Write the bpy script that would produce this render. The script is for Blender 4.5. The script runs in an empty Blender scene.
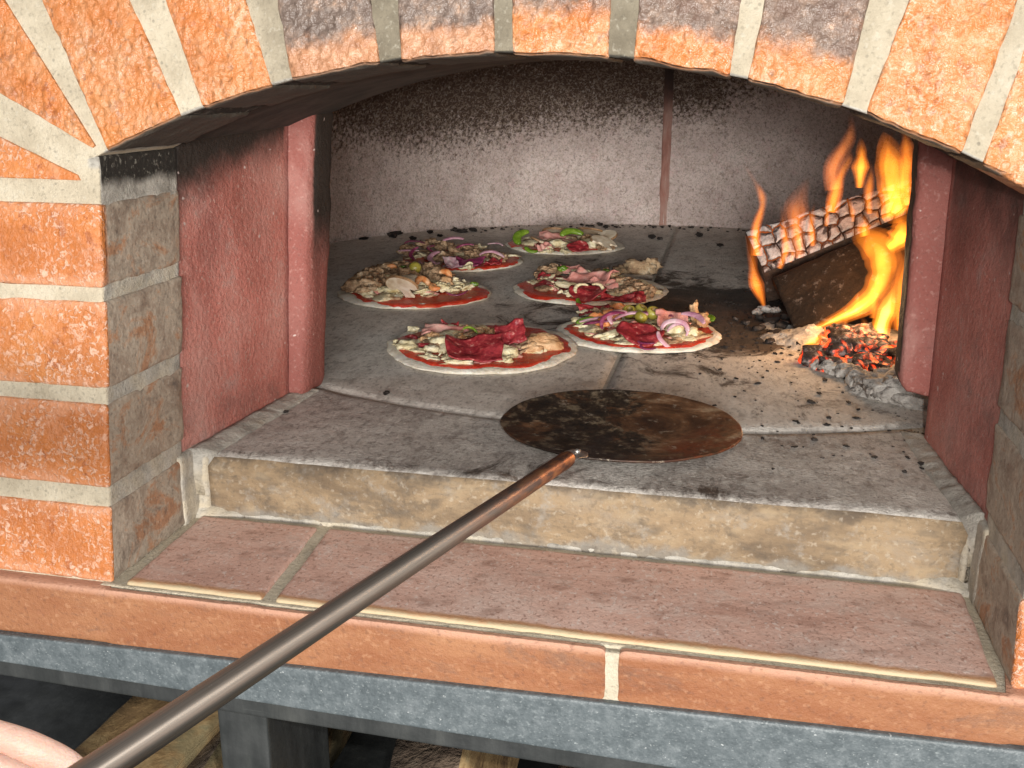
import bpy, bmesh, math, random
from mathutils import Vector, Matrix, noise
random.seed(7)
S = bpy.context.scene
COL = S.collection
sin, cos, pi, rad = math.sin, math.cos, math.pi, math.radians

# ------------------------------------------------------------------ camera solve
MW = Matrix(((0.97694993, 0.06595621, -0.20302368),
             (0.21341197, -0.2798692, 0.93601739),
             (0.00491609, -0.95776981, -0.28749404)))      # image (right, down, forward) -> world
CAM = Vector((0.52700854, -0.72306579, 0.43549643))
def ray(px, py): return MW @ Vector(((px - 512) / 1000, (py - 384) / 1000, 1))
def at(px, py, z):                                          # pixel -> point at height z
    r = ray(px, py); return CAM + r * ((z - CAM.z) / r.z)
def atY(px, py, y):
    r = ray(px, py); return CAM + r * ((y - CAM.y) / r.y)
def atD(px, py, d): return CAM + ray(px, py) * d
LX, LY = .0011, .1336                                       # the masonry leans back a little
def L(u, y, z): return Vector((u + LX * z, y + LY * z, z))

cam = bpy.data.cameras.new('camera'); co = bpy.data.objects.new('camera', cam); COL.objects.link(co)
R3 = Matrix((MW.col[0], -MW.col[1], -MW.col[2])).transposed()
co.matrix_world = Matrix.Translation(CAM) @ R3.to_4x4()
cam.sensor_width = 36; cam.lens = 36 * 1000 / 1024; cam.clip_start = .02; cam.clip_end = 100
S.camera = co

# ------------------------------------------------------------------ node helper
class NT:
    def __init__(s, name):
        s.m = bpy.data.materials.new(name); s.m.use_nodes = True
        s.t = s.m.node_tree; s.n = s.t.nodes; s.n.clear()
        s.out = s.n.new('ShaderNodeOutputMaterial')
        s.tc = s.n.new('ShaderNodeTexCoord'); s.ob = s.tc.outputs['Object']
    def put(s, sock, v):
        if isinstance(v, bpy.types.NodeSocket): s.t.links.new(v, sock)
        elif v is not None:
            if sock.type == 'RGBA' and len(v) == 3: v = (*v, 1)
            sock.default_value = v
    def noise(s, scale, detail=4, rough=.55, dist=0, vec=None):
        n = s.n.new('ShaderNodeTexNoise'); s.put(n.inputs['Vector'], vec or s.ob)
        n.inputs['Scale'].default_value = scale; n.inputs['Detail'].default_value = detail
        n.inputs['Roughness'].default_value = rough; n.inputs['Distortion'].default_value = dist
        g = s.n.new('ShaderNodeMapRange'); s.put(g.inputs['Value'], n.outputs['Fac'])     # more contrast
        g.inputs['From Min'].default_value = .5 - .5 / s.G; g.inputs['From Max'].default_value = .5 + .5 / s.G
        return g.outputs['Result']
    G = 1.55
    def voro(s, scale, feature='F1', vec=None, out='Distance', rnd=1):
        n = s.n.new('ShaderNodeTexVoronoi'); n.feature = feature
        s.put(n.inputs['Vector'], vec or s.ob); n.inputs['Scale'].default_value = scale
        n.inputs['Randomness'].default_value = rnd
        return n.outputs[out]
    def map(s, scale=(1, 1, 1), rot=(0, 0, 0), loc=(0, 0, 0), vec=None):
        n = s.n.new('ShaderNodeMapping'); s.put(n.inputs['Vector'], vec or s.ob)
        n.inputs['Scale'].default_value = scale; n.inputs['Rotation'].default_value = rot; n.inputs['Location'].default_value = loc
        return n.outputs[0]
    def warp(s, amt, scale, vec=None):
        n = s.n.new('ShaderNodeTexNoise'); s.put(n.inputs['Vector'], vec or s.ob); n.inputs['Scale'].default_value = scale
        v = s.n.new('ShaderNodeVectorMath'); v.operation = 'MULTIPLY_ADD'
        s.put(v.inputs[0], n.outputs['Color']); v.inputs[1].default_value = (amt,) * 3; s.put(v.inputs[2], vec or s.ob)
        return v.outputs[0]
    def ramp(s, f, stops, interp='LINEAR'):
        n = s.n.new('ShaderNodeValToRGB'); s.put(n.inputs[0], f); e = n.color_ramp.elements
        n.color_ramp.interpolation = interp
        while len(e) < len(stops): e.new(.5)
        for el, (p, c) in zip(e, stops):
            el.position = p; el.color = (c, c, c, 1) if isinstance(c, (int, float)) else (*c, 1)
        return n.outputs[0]
    def step(s, f, a, b, lo=0., hi=1.):                     # smooth threshold
        n = s.n.new('ShaderNodeMapRange'); n.interpolation_type = 'SMOOTHSTEP'
        s.put(n.inputs['Value'], f)
        for k, v in zip(('From Min', 'From Max', 'To Min', 'To Max'), (a, b, lo, hi)): n.inputs[k].default_value = v
        return n.outputs['Result']
    def math(s, op, a, b=None, clamp=False):
        n = s.n.new('ShaderNodeMath'); n.operation = op; n.use_clamp = clamp
        s.put(n.inputs[0], a)
        if b is not None: s.put(n.inputs[1], b)
        return n.outputs[0]
    def mul(s, a, b): return s.math('MULTIPLY', a, b)
    def add(s, a, b): return s.math('ADD', a, b)
    def mix(s, f, a, b, mode='MIX'):
        n = s.n.new('ShaderNodeMix'); n.data_type = 'RGBA'; n.blend_type = mode
        s.put(n.inputs[0], f); s.put(n.inputs[6], a); s.put(n.inputs[7], b)
        return n.outputs[2]
    def attr(s, name):
        n = s.n.new('ShaderNodeAttribute'); n.attribute_name = name; return n.outputs['Fac']
    def island(s):
        return s.n.new('ShaderNodeNewGeometry').outputs['Random Per Island']
    def pos(s):
        n = s.n.new('ShaderNodeSeparateXYZ'); s.put(n.inputs[0], s.ob); return n.outputs
    def bump(s, h, dist, strength=1, nrm=None):
        n = s.n.new('ShaderNodeBump'); s.put(n.inputs['Height'], h)
        n.inputs['Distance'].default_value = dist; n.inputs['Strength'].default_value = strength
        if nrm is not None: s.put(n.inputs['Normal'], nrm)
        return n.outputs[0]
    def grain(s, c, scale, lo, hi, amt=.6, sq=(1, 1, 1)):
        # pixel sized dark and light grit
        n1 = s.noise(scale, 2, .5, 0, s.map(sq)); n2 = s.noise(scale * .8, 2, .5, 0, s.map(sq, (0, 0, 0), (3, 5, 1)))
        c = s.mix(s.step(n1, .56, .86, 0, amt), c, lo)
        return s.mix(s.step(n2, .60, .88, 0, amt), c, hi)
    def done(s, col, rough=.7, nrm=None, metal=0, spec=.5, emit=None, estr=0, sss=0, coat=0, sssr=(.01, .004, .002)):
        p = s.n.new('ShaderNodeBsdfPrincipled')
        s.put(p.inputs['Base Color'], col); s.put(p.inputs['Roughness'], rough); s.put(p.inputs['Metallic'], metal)
        s.put(p.inputs['Specular IOR Level'], spec)
        if nrm is not None: s.put(p.inputs['Normal'], nrm)
        if emit is not None: s.put(p.inputs['Emission Color'], emit); s.put(p.inputs['Emission Strength'], estr)
        if sss: p.inputs['Subsurface Weight'].default_value = sss; p.inputs['Subsurface Radius'].default_value = sssr; p.inputs['Subsurface Scale'].default_value = 1
        if coat: p.inputs['Coat Weight'].default_value = coat; p.inputs['Coat Roughness'].default_value = .15
        s.t.links.new(p.outputs[0], s.out.inputs[0])
        return s.m

# ------------------------------------------------------------------ object helpers
def finish(name, bm, mats, parent=None, smooth=True, loc=None):
    me = bpy.data.meshes.new(name)
    bmesh.ops.recalc_face_normals(bm, faces=bm.faces)
    bm.to_mesh(me); bm.free()
    for m in (mats if isinstance(mats, (list, tuple)) else [mats]): me.materials.append(m)
    if smooth:
        me.polygons.foreach_set('use_smooth', [True] * len(me.polygons))
    o = bpy.data.objects.new(name, me); COL.objects.link(o)
    if parent: o.parent = parent
    if loc is not None: o.location = loc
    return o
def empty(name, loc=(0, 0, 0)):
    o = bpy.data.objects.new(name, None); COL.objects.link(o); o.location = loc; o.empty_display_size = .05
    return o
def tag(o, label, cat, group=None, kind=None):
    if label: o['label'] = label
    if cat: o['category'] = cat
    if group: o['group'] = group
    if kind: o['kind'] = kind
    return o
def NB():
    bm = bmesh.new()
    for a in ('soot', 'grey', 'crust'): bm.verts.layers.float.new(a)
    return bm
def nz(p, sc, seed=0.): return noise.noise(Vector(p) * sc + Vector((seed * 7.13, seed * 3.7, seed * 1.9)))

def axis_pts(Ln, r, step):
    e = min(1.7 * r, Ln * .4)
    a = [0, .3 * r, r, e]                                       # the extra loop keeps the shading of the faces flat
    n = max(1, round((Ln - 2 * e) / step))
    a += [e + (Ln - 2 * e) * k / n for k in range(1, n)]
    a += [Ln - e, Ln - r, Ln - .3 * r, Ln]
    return a
def brick(bm, fmap, size, r=.004, step=.01, seed=0, amp=.001, sc=60, attrs=None, mat=0, edge=0.):
    """rounded, slightly irregular block; fmap takes (a,b,c) in 0..1 to a point"""
    A = [axis_pts(s, r, step) for s in size]
    n = [len(a) for a in A]; vd = {}
    ls = [bm.verts.layers.float[k] for k in ('soot', 'grey', 'crust')]
    def V(i, j, k):
        if (i, j, k) in vd: return vd[(i, j, k)]
        p = Vector((A[0][i], A[1][j], A[2][k]))
        q = Vector([min(max(p[x], r), size[x] - r) for x in range(3)])
        d = p - q
        if d.length > 1e-9: d.normalize(); p = q + d * r
        w = fmap(*[p[x] / size[x] for x in range(3)])
        corner = sum(1 for x in range(3) if p[x] < r or p[x] > size[x] - r)
        a = amp * (nz(w, sc, seed) + .5 * nz(w, sc * 2.7, seed + 3)) - (edge * max(0, nz(w, 90, seed + 9)) if corner >= 2 else 0)
        c = fmap(.5, .5, .5)
        w2 = w + (w - c).normalized() * a
        v = bm.verts.new(w2)
        if attrs:
            for l, x in zip(ls, attrs(w)): v[l] = x
        vd[(i, j, k)] = v
        return v
    def grid(ax, fixed):
        u, w = [x for x in range(3) if x != ax]
        for i in range(n[u] - 1):
            for j in range(n[w] - 1):
                idx = []
                for (a, b) in ((i, j), (i + 1, j), (i + 1, j + 1), (i, j + 1)):
                    t = [0, 0, 0]; t[ax] = fixed; t[u] = a; t[w] = b; idx.append(V(*t))
                f = bm.faces.new(idx); f.material_index = mat(ax, fixed) if callable(mat) else mat
    for ax in range(3):
        grid(ax, 0); grid(ax, n[ax] - 1)
def boxmap(x0, x1, y0, y1, z0, z1, lean=True):
    def f(a, b, c):
        u, y, z = x0 + (x1 - x0) * a, y0 + (y1 - y0) * b, z0 + (z1 - z0) * c
        return L(u, y, z) if lean else Vector((u, y, z))
    return f
def block(bm, x0, x1, y0, y1, z0, z1, lean=True, **k):
    brick(bm, boxmap(x0, x1, y0, y1, z0, z1, lean), (x1 - x0, y1 - y0, z1 - z0), **k)
def tube(bm, pts, rads, seg=10, flat=1., up=None, cap=True, mat=0):
    """swept tube; flat scales the binormal"""
    pts = [Vector(p) for p in pts]; rings = []
    up = Vector(up) if up else Vector((.13, .21, 1)).normalized()
    for i, p in enumerate(pts):
        t = (pts[min(i + 1, len(pts) - 1)] - pts[max(i - 1, 0)]).normalized()
        b = t.cross(up)
        if b.length < 1e-4: b = t.cross(Vector((1, 0, 0)))
        b.normalize(); c = b.cross(t)
        r = rads[i] if isinstance(rads, (list, tuple)) else rads
        rings.append([bm.verts.new(p + b * (r * cos(2 * pi * k / seg)) + c * (r * flat * sin(2 * pi * k / seg))) for k in range(seg)])
    for A, B in zip(rings, rings[1:]):
        for k in range(seg):
            f = bm.faces.new((A[k], A[(k + 1) % seg], B[(k + 1) % seg], B[k])); f.material_index = mat
    if cap:
        for Rg in (rings[0], rings[-1]):
            f = bm.faces.new(Rg); f.material_index = mat
def blob(bm, c, size, seed=0, amp=.25, sc=1.6, sub=3, rot=0, tilt=0):
    d = bmesh.ops.create_icosphere(bm, subdivisions=sub, radius=1)
    M = Matrix.Rotation(rot, 3, 'Z') @ Matrix.Rotation(tilt, 3, 'X')
    for v in d['verts']:
        p = v.co.copy()
        k = 1 + amp * (noise.noise(p * sc + Vector((seed * 3.1, seed * 1.7, 0))) + .5 * noise.noise(p * sc * 2.5 + Vector((0, seed * 2.3, seed))))
        p *= k
        v.co = Vector(c) + M @ Vector((p.x * size[0], p.y * size[1], p.z * size[2]))
def spline(P, n=6):
    """Catmull-Rom through P"""
    P = [Vector(p) for p in P]; out = []
    for i in range(len(P) - 1):
        p0, p1, p2, p3 = P[max(i - 1, 0)], P[i], P[i + 1], P[min(i + 2, len(P) - 1)]
        for k in range(n):
            t = k / n
            out.append(.5 * ((2 * p1) + (p2 - p0) * t + (2 * p0 - 5 * p1 + 4 * p2 - p3) * t * t + (3 * p1 - p0 - 3 * p2 + p3) * t ** 3))
    out.append(P[-1]); return out
def lerp_list(a, n):
    m = len(a) - 1
    return [a[min(int(i * m / (n - 1)), m - 1)] + (a[min(int(i * m / (n - 1)), m - 1) + 1] - a[min(int(i * m / (n - 1)), m - 1)]) * (i * m / (n - 1) - min(int(i * m / (n - 1)), m - 1)) for i in range(n)]

# ------------------------------------------------------------------ masonry materials
def mat_brick(name, hammered):
    m = NT(name); ob = m.ob
    rnd = m.island()
    base = m.ramp(m.noise(9, 5, .6), [(.2, (.34, .105, .026)), (.5, (.46, .155, .040)), (.8, (.52, .22, .075))])
    base = m.mix(m.mul(rnd, .35), base, (.55, .16, .04))
    base = m.mix(m.step(m.noise(60, 4, .7), .62, .75), base, (.33, .10, .03))
    # pale efflorescence in broken flecks
    wv = m.noise(210, 4, .6, .9)
    worm = m.mul(m.step(wv, .50, .70), m.step(m.add(m.noise(17, 4, .65), m.mul(m.attr('crust'), .6)), .50, .95))
    base = m.mix(m.mul(worm, .8), base, (.66, .42, .31))
    base = m.mix(m.mul(m.step(m.add(m.noise(13, 5, .7), m.mul(m.attr('crust'), .3)), .62, 1.), .5), base, (.66, .34, .21))
    if hammered:
        base = m.mix(m.step(m.noise(34, 5, .7), .25, .85, .0, .65), base, m.mix(m.step(m.attr('crust'), .1, .4), (.36, .155, .062), (.55, .31, .165)))
        base = m.mix(m.step(m.noise(75, 4, .65), .62, .85, 0, .6), base, (.24, .165, .13))
    if hammered: base = m.mix(m.step(m.attr('crust'), .06, .0, 0, .6), base, m.ramp(m.noise(80, 4, .7), [(.2, (.24, .135, .085)), (.55, (.40, .235, .15)), (.85, (.60, .43, .31))]))
    # smoke glaze (slate grey) and soot
    gn = m.add(m.attr('grey'), m.mul(m.math('SUBTRACT', m.noise(45, 4, .7), .5), .8))
    gcol = m.ramp(m.noise(70, 4, .7), [(.2, (.055, .05, .048)), (.5, (.12, .105, .095)), (.7, (.21, .16, .13)), (.9, (.50, .32, .22))])
    base = m.mix(m.step(gn, .25, .8, 0, .85), base, gcol)
    sn = m.add(m.attr('soot'), m.mul(m.math('SUBTRACT', m.noise(26, 5, .6), .5), .5))
    scol = m.ramp(m.noise(17, 7, .7, .6, m.map((1, 1, 1.5))), [(.1, (.10, .08, .07)), (.32, (.27, .205, .155)), (.52, (.39, .325, .255)), (.66, (.38, .20, .11)), (.8, (.30, .16, .095)), (.92, (.26, .24, .22))])
    scol = m.mix(m.step(m.noise(40, 6, .75, .5), .55, .85, 0, .6), scol, (.085, .07, .06))
    scol = m.grain(scol, 260, (.09, .075, .065), (.50, .44, .37), .45)
    if hammered: scol = m.mix(.9, scol, (.030, .027, .021))
    base = m.mix(m.step(sn, .1, .75), base, scol)
    base = m.mix(m.step(sn, .9, 1.6), base, m.ramp(m.noise(30, 5, .7), [(.2, (.035, .031, .025)), (.8, (.075, .068, .055))]) if hammered else (.022, .018, .015))
    if hammered:
        v = m.voro(150, 'SMOOTH_F1', m.warp(.012, 60)); h = m.add(m.mul(v, .8), m.mul(m.noise(110, 4, .6), .8))
        dist = .0042
    else:
        h = m.add(m.mul(m.noise(190, 4, .65, .4), .9), m.mul(worm, .2)); dist = .0019
    h = m.mix(m.step(sn, .15, .45), h, m.mul(m.noise(120, 4, .6), .4))
    n = m.bump(h, dist)
    r = m.ramp(m.noise(90, 3), [(.2, .28), (.8, .55)])
    r = m.mix(m.step(sn, .15, .4), r, (.7, .7, .7))
    return m.done(base, r, n, spec=.55)
BRICK = mat_brick('fired_brick', False); BRICKH = mat_brick('hammered_brick', True)

def mat_mortar():
    m = NT('mortar')
    c = m.ramp(m.noise(25, 6, .65), [(.2, (.44, .375, .275)), (.55, (.58, .505, .38)), (.85, (.65, .58, .455))])
    c = m.mix(m.step(m.voro(95), .16, .08, 0, .5), c, (.22, .20, .16))
    c = m.mix(m.mul(m.step(m.attr('grey'), .1, .7), .8), c, m.ramp(m.noise(50, 4), [(.2, (.10, .085, .06)), (.8, (.185, .16, .115))]))
    sn = m.add(m.attr('soot'), m.mul(m.math('SUBTRACT', m.noise(30, 5, .6), .5), .6))
    c = m.mix(m.step(sn, .1, .5), c, m.mix(m.step(m.attr('grey'), .2, .8), m.ramp(m.noise(40, 5, .7), [(.15, (.24, .22, .19)), (.5, (.45, .42, .37)), (.85, (.60, .565, .50))]), (.06, .055, .045)))
    c = m.mix(m.step(sn, .9, 1.5), c, (.03, .026, .022))
    c = m.grain(c, 300, (.13, .115, .09), (.66, .62, .52), .3)
    return m.done(c, .9, m.bump(m.noise(210, 6, .75), .0022), spec=.25)
MORTAR = mat_mortar()

def mat_panel():
    m = NT('red_liner'); x = m.pos()
    c = m.ramp(m.noise(9, 5, .6), [(.15, (.34, .115, .09)), (.5, (.50, .18, .145)), (.85, (.58, .28, .235))])
    c = m.mix(m.step(m.noise(7, 5, .7, 0, m.map((1, 1, .35))), .55, .9, 0, .6), c, (.22, .085, .075))
    c = m.mix(m.step(m.noise(230, 3, .7), .62, .74, 0, .7), c, (.50, .33, .28))
    c = m.mix(m.step(m.noise(18, 6, .75), .6, .8, 0, .55), c, (.46, .30, .27))
    c = m.mix(m.mul(m.attr('grey'), .8), c, (.235, .075, .062))  # rib coloured darker to offset the light it faces
    c = m.grain(c, 280, (.16, .06, .05), (.52, .30, .26), .38)
    c = m.mix(m.step(m.noise(9, 6, .7, .6, m.map((1, 1, .5))), .5, .9, 0, .5), c, (.50, .30, .26))
    sn = m.add(m.attr('soot'), m.mul(m.math('SUBTRACT', m.noise(17, 6, .7), .5), .5))
    c = m.mix(m.step(sn, .22, 1.1), c, m.mix(m.step(m.noise(90, 5, .75), .72, .95, 0, .6), (.032, .025, .021), (.12, .10, .09)))
    dn = m.add(m.attr('crust'), m.mul(m.math('SUBTRACT', m.noise(14, 5, .7), .5), .9))
    c = m.mix(m.step(dn, .3, .9, 0, .7), c, (.12, .085, .08))
    v = m.step(m.voro(55, 'F1', m.warp(.02, 40)), .13, .06)
    c = m.mix(m.mul(v, m.step(m.noise(30), .55, .6)), c, (.60, .48, .44))
    h = m.add(m.noise(160, 5, .7), m.mul(m.noise(25, 3), .6))
    return m.done(c, .62, m.bump(h, .0018), spec=.3)
PANEL = mat_panel()

def mat_hearth():
    m = NT('hearth_stone'); st = m.map((1, .9, 1), (0, 0, .3))
    c = m.ramp(m.noise(6, 7, .65, .5, st), [(.1, (.21, .175, .15)), (.4, (.45, .405, .365)), (.6, (.58, .535, .485)), (.85, (.68, .635, .58))])
    c = m.mix(m.step(m.noise(70, 6, .75, 0, st), .5, .68, 0, .55), c, (.17, .14, .12))
    c = m.mix(m.mul(m.attr('grey'), .9), c, m.ramp(m.noise(22, 8, .78, .4, m.map((1, .55, 1), (0, 0, .2))), [(.1, (.34, .29, .25)), (.5, (.66, .61, .55)), (.85, (.80, .76, .70))]))
    dust = m.add(m.attr('crust'), m.mul(m.math('SUBTRACT', m.noise(13, 7, .75, 1., m.map((1, .6, 1))), .5), 1.4))
    fleck = m.step(m.noise(190, 5, .8, 0, m.map((1, .5, 1))), .45, .75)
    c = m.mix(m.mul(m.step(dust, .1, .75), m.add(m.mul(fleck, .6), .25)), c, (.66, .63, .57))
    c = m.mix(m.mul(m.step(m.noise(330, 2, .6), .78, .88), .7), c, (.75, .72, .66))
    c = m.mix(m.step(m.noise(150, 5, .8, 0, m.map((1, .45, 1))), .58, .85, 0, .55), c, (.12, .10, .085))
    c = m.grain(c, 210, (.15, .13, .11), (.80, .76, .70), .5, (1, .42, 1))
    c = m.grain(c, 75, (.19, .155, .13), (.74, .70, .63), .45, (1, .5, 1))
    dark = m.add(m.attr('soot'), m.mul(m.math('SUBTRACT', m.noise(11, 8, .76, 1.2, m.map((1, .75, 1))), .5), 1.6))
    c = m.mix(m.step(dark, .30, .72, 0, .93), c, m.ramp(m.noise(22, 5, .7), [(.25, (.016, .013, .011)), (.6, (.055, .036, .025)), (.9, (.16, .105, .075))]))
    h = m.add(m.noise(260, 5, .7), m.mul(m.noise(45, 5, .7), .9))
    return m.done(c, .85, m.bump(h, .0022), spec=.25)
HEARTH = mat_hearth()
def mat_hearthfront():
    m = NT('hearth_front_clay'); st = m.map((.6, 1, 1.6))
    c = m.ramp(m.noise(14, 7, .65, .4, st), [(.1, (.085, .065, .048)), (.32, (.19, .135, .085)), (.55, (.30, .215, .13)), (.85, (.24, .21, .175))])
    c = m.mix(m.step(m.noise(20, 7, .75, .5, m.map((.7, 1, 1.5))), .52, .8, 0, .85), c, (.13, .10, .072))
    c = m.mix(m.step(m.noise(40, 6, .7), .55, .85, 0, .7), c, (.30, .275, .24))
    c = m.mix(m.mul(m.step(m.noise(110, 6, .7, .5, m.map((1, 1, 1.8))), .68, .88, 0, .75), m.step(m.noise(12, 3), .35, .75)), c, (.66, .62, .53))
    x = m.pos()
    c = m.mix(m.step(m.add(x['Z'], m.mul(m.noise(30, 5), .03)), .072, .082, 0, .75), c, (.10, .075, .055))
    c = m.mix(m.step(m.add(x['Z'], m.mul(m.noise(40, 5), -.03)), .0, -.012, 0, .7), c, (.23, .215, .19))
    c = m.grain(c, 210, (.10, .08, .06), (.50, .44, .35), .36)
    c = m.grain(c, 60, (.11, .09, .07), (.36, .275, .175), .5, (.6, 1, 1.4))
    return m.done(c, .75, m.bump(m.noise(150, 6, .7), .0018), spec=.3)
HFRONT = mat_hearthfront()
def mat_tile():
    m = NT('clay_tile')
    c = m.ramp(m.noise(8, 6, .65, .4, m.map((.5, 1.2, 1))), [(.2, (.47, .265, .205)), (.5, (.64, .40, .32)), (.8, (.72, .50, .42))])
    c = m.mix(m.step(m.noise(9, 6, .7, .5), .55, .8, 0, .5), c, (.30, .225, .195))
    dust = m.mul(m.step(m.noise(7, 6, .7), .45, .8), m.step(m.noise(200, 5, .8), .35, .8))
    c = m.mix(m.mul(dust, .7), c, (.78, .70, .65))
    c = m.mix(m.mul(m.step(m.noise(5, 6, .72, .8, m.map((.6, 1.4, 1), (0, 0, .3))), .52, .9), .55), c, (.74, .63, .57))
    c = m.mix(m.mul(m.step(m.noise(330, 3), .80, .88, 0, .6), m.step(m.noise(9, 4), .4, .8)), c, (.75, .7, .65))
    c = m.mix(m.step(m.noise(5, 6, .7, .6), .42, .85, 0, .65), c, (.64, .52, .46))
    c = m.mix(m.step(m.noise(10, 5, .7), .3, .18, 0, .6), c, (.10, .055, .04))
    c = m.grain(c, 330, (.22, .105, .075), (.74, .64, .58), .6, (1, .7, 1))
    c = m.grain(c, 60, (.24, .125, .09), (.62, .46, .39), .5, (.6, 1, 1))
    e = m.add(m.attr('crust'), m.mul(m.math('SUBTRACT', m.noise(45, 5, .7, 0, m.map((.5, 1, 1))), .5), .55))
    c = m.mix(m.step(e, .25, .55), c, (.46, .24, .125))
    c = m.mix(m.step(e, .55, .8), c, (.46, .36, .225))
    return m.done(c, .6, m.bump(m.add(m.noise(220, 5, .7), m.mul(m.noise(30, 3), .5)), .0005), spec=.4)
TILE = mat_tile()
def mat_front():
    m = NT('edge_brick')
    c = m.ramp(m.noise(10, 7, .65, .6, m.map((.45, 1, 1.4))), [(.12, (.10, .045, .028)), (.42, (.26, .098, .042)), (.85, (.37, .175, .085))])
    c = m.mix(m.step(m.noise(26, 7, .75, .6, m.map((.5, 1, 1.3))), .52, .85, 0, .7), c, (.17, .095, .065))
    c = m.mix(m.step(m.noise(110, 5, .7), .6, .72, 0, .4), c, (.30, .12, .06))
    e = m.add(m.attr('crust'), m.mul(m.math('SUBTRACT', m.noise(30, 4, .6, 0, m.map((.3, 1, 1))), .5), .4))
    c = m.mix(m.step(e, .3, .9, 0, .7), c, (.55, .31, .22))
    c = m.grain(c, 240, (.12, .055, .035), (.47, .25, .14), .38, (.8, 1, 1))
    return m.done(c, .55, m.bump(m.noise(170, 5, .75), .0012), spec=.4)
FRONT = mat_front()
def mat_wall():
    m = NT('chamber_concrete')
    c = m.ramp(m.noise(11, 7, .7), [(.15, (.45, .355, .33)), (.48, (.62, .51, .48)), (.85, (.72, .62, .58))])
    c = m.mix(m.step(m.noise(24, 6, .7), .55, .85, 0, .5), c, (.56, .35, .35))
    c = m.mix(m.step(m.noise(75, 5, .75), .58, .7, 0, .65), c, (.19, .14, .12))
    c = m.mix(m.step(m.noise(120, 4, .75), .62, .7, 0, .6), c, (.62, .57, .53))
    x = m.pos()
    sn = m.add(m.attr('soot'), m.mul(m.math('SUBTRACT', m.noise(9, 5, .6), .5), .12))
    spk = m.add(m.mul(m.noise(110, 3, .65), .85), m.mul(m.noise(200, 3, .6), .25))
    c = m.mix(m.step(m.noise(300, 3, .7), .66, .8, 0, .6), c, (.66, .62, .58))
    c = m.mix(m.step(m.noise(260, 3, .7, 0, m.map(loc=(3, 1, 2))), .66, .8, 0, .6), c, (.12, .09, .08))
    c = m.mix(m.step(m.math('SUBTRACT', sn, spk), -.16, .22), c, (.085, .056, .043))
    fl = m.step(m.math('ABSOLUTE', m.math('SUBTRACT', m.noise(90, 2, .5, .6), .5)), .09, .02)
    c = m.mix(m.mul(fl, m.step(sn, 1.9, .5, .16, .60)), c, (.38, .31, .25))
    c = m.grain(c, 190, (.075, .055, .046), (.70, .64, .60), .42)
    h = m.add(m.noise(120, 6, .75), m.mul(m.noise(35, 4), 1))
    return m.done(c, .9, m.bump(h, .004), spec=.2)
WALL = mat_wall()
def mat_simple(name, stops, scale, rough=.6, bs=150, bd=.001, detail=5, mscale=None, **k):
    m = NT(name); v = m.map(mscale) if mscale else None
    return m.done(m.ramp(m.noise(scale, detail, .65, .3, v), stops), rough, m.bump(m.noise(bs, 4, .65, 0, v), bd), **k)
SOOT = mat_simple('sooted_vault', [(.3, (.022, .018, .016)), (.7, (.06, .05, .042))], 20, .85)
RUST = mat_simple('rusty_joint', [(.25, (.10, .04, .03)), (.5, (.30, .13, .10)), (.75, (.40, .24, .19))], 14, .9, 120, .002, mscale=(1, 1, .3))
def mat_granite():
    m = NT('blue_granite')
    c = m.ramp(m.noise(85, 5, .7), [(.1, (.055, .068, .075)), (.5, (.095, .113, .122)), (.9, (.16, .18, .19))])
    c = m.mix(m.step(m.voro(240, 'F1', m.map((.7, 1, 1.3), (0, .4, 0))), .22, .08, 0, .3), c, (.36, .39, .39))
    c = m.mix(m.step(m.noise(130, 4, .7), .62, .85, 0, .5), c, (.085, .10, .11))
    c = m.mix(m.step(m.noise(200, 3, .7), .76, .86, 0, .6), c, (.50, .52, .52))
    c = m.grain(c, 300, (.04, .05, .056), (.30, .33, .34), .25)
    return m.done(c, .45, m.bump(m.noise(220, 4), .0006), spec=.4)
GRANITE = mat_granite()
def mat_blacksteel():
    m = NT('black_painted_steel')
    c = m.ramp(m.noise(12, 6, .7, 0, m.map((3, 3, .5))), [(.2, (.018, .02, .021)), (.6, (.034, .037, .037)), (.9, (.06, .063, .06))])
    s = m.step(m.noise(60, 4, .7, 0, m.map((.3, .3, 3))), .75, .9, 0, .2)
    return m.done(m.mix(s, c, (.2, .21, .2)), m.ramp(m.noise(30, 4), [(.3, .35), (.7, .6)]), m.bump(m.noise(80), .0004), spec=.5)
BLACK = mat_blacksteel()

# ================================================================== THE OVEN
oven = tag(empty('pizza_oven', L(.38, 0, 0)), 'brick arched wood fired oven with sooty mouth and open chamber', 'oven')
OV = Vector(oven.location)
def opart(name, bm, mats, parent=oven, smooth=True):
    o = finish(name, bm, mats, None, smooth)
    o.parent = parent
    o.location = -OV if parent == oven else (0, 0, 0)
    return o
W = .757; JD = .13                                      # mouth width, jamb depth
AC = (.3565, -.3604); AR = .8166                        # arch centre and intrados radius
def polar(r, deg, y): return L(AC[0] + r * sin(rad(deg)), y, AC[1] + r * cos(rad(deg)))

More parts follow.
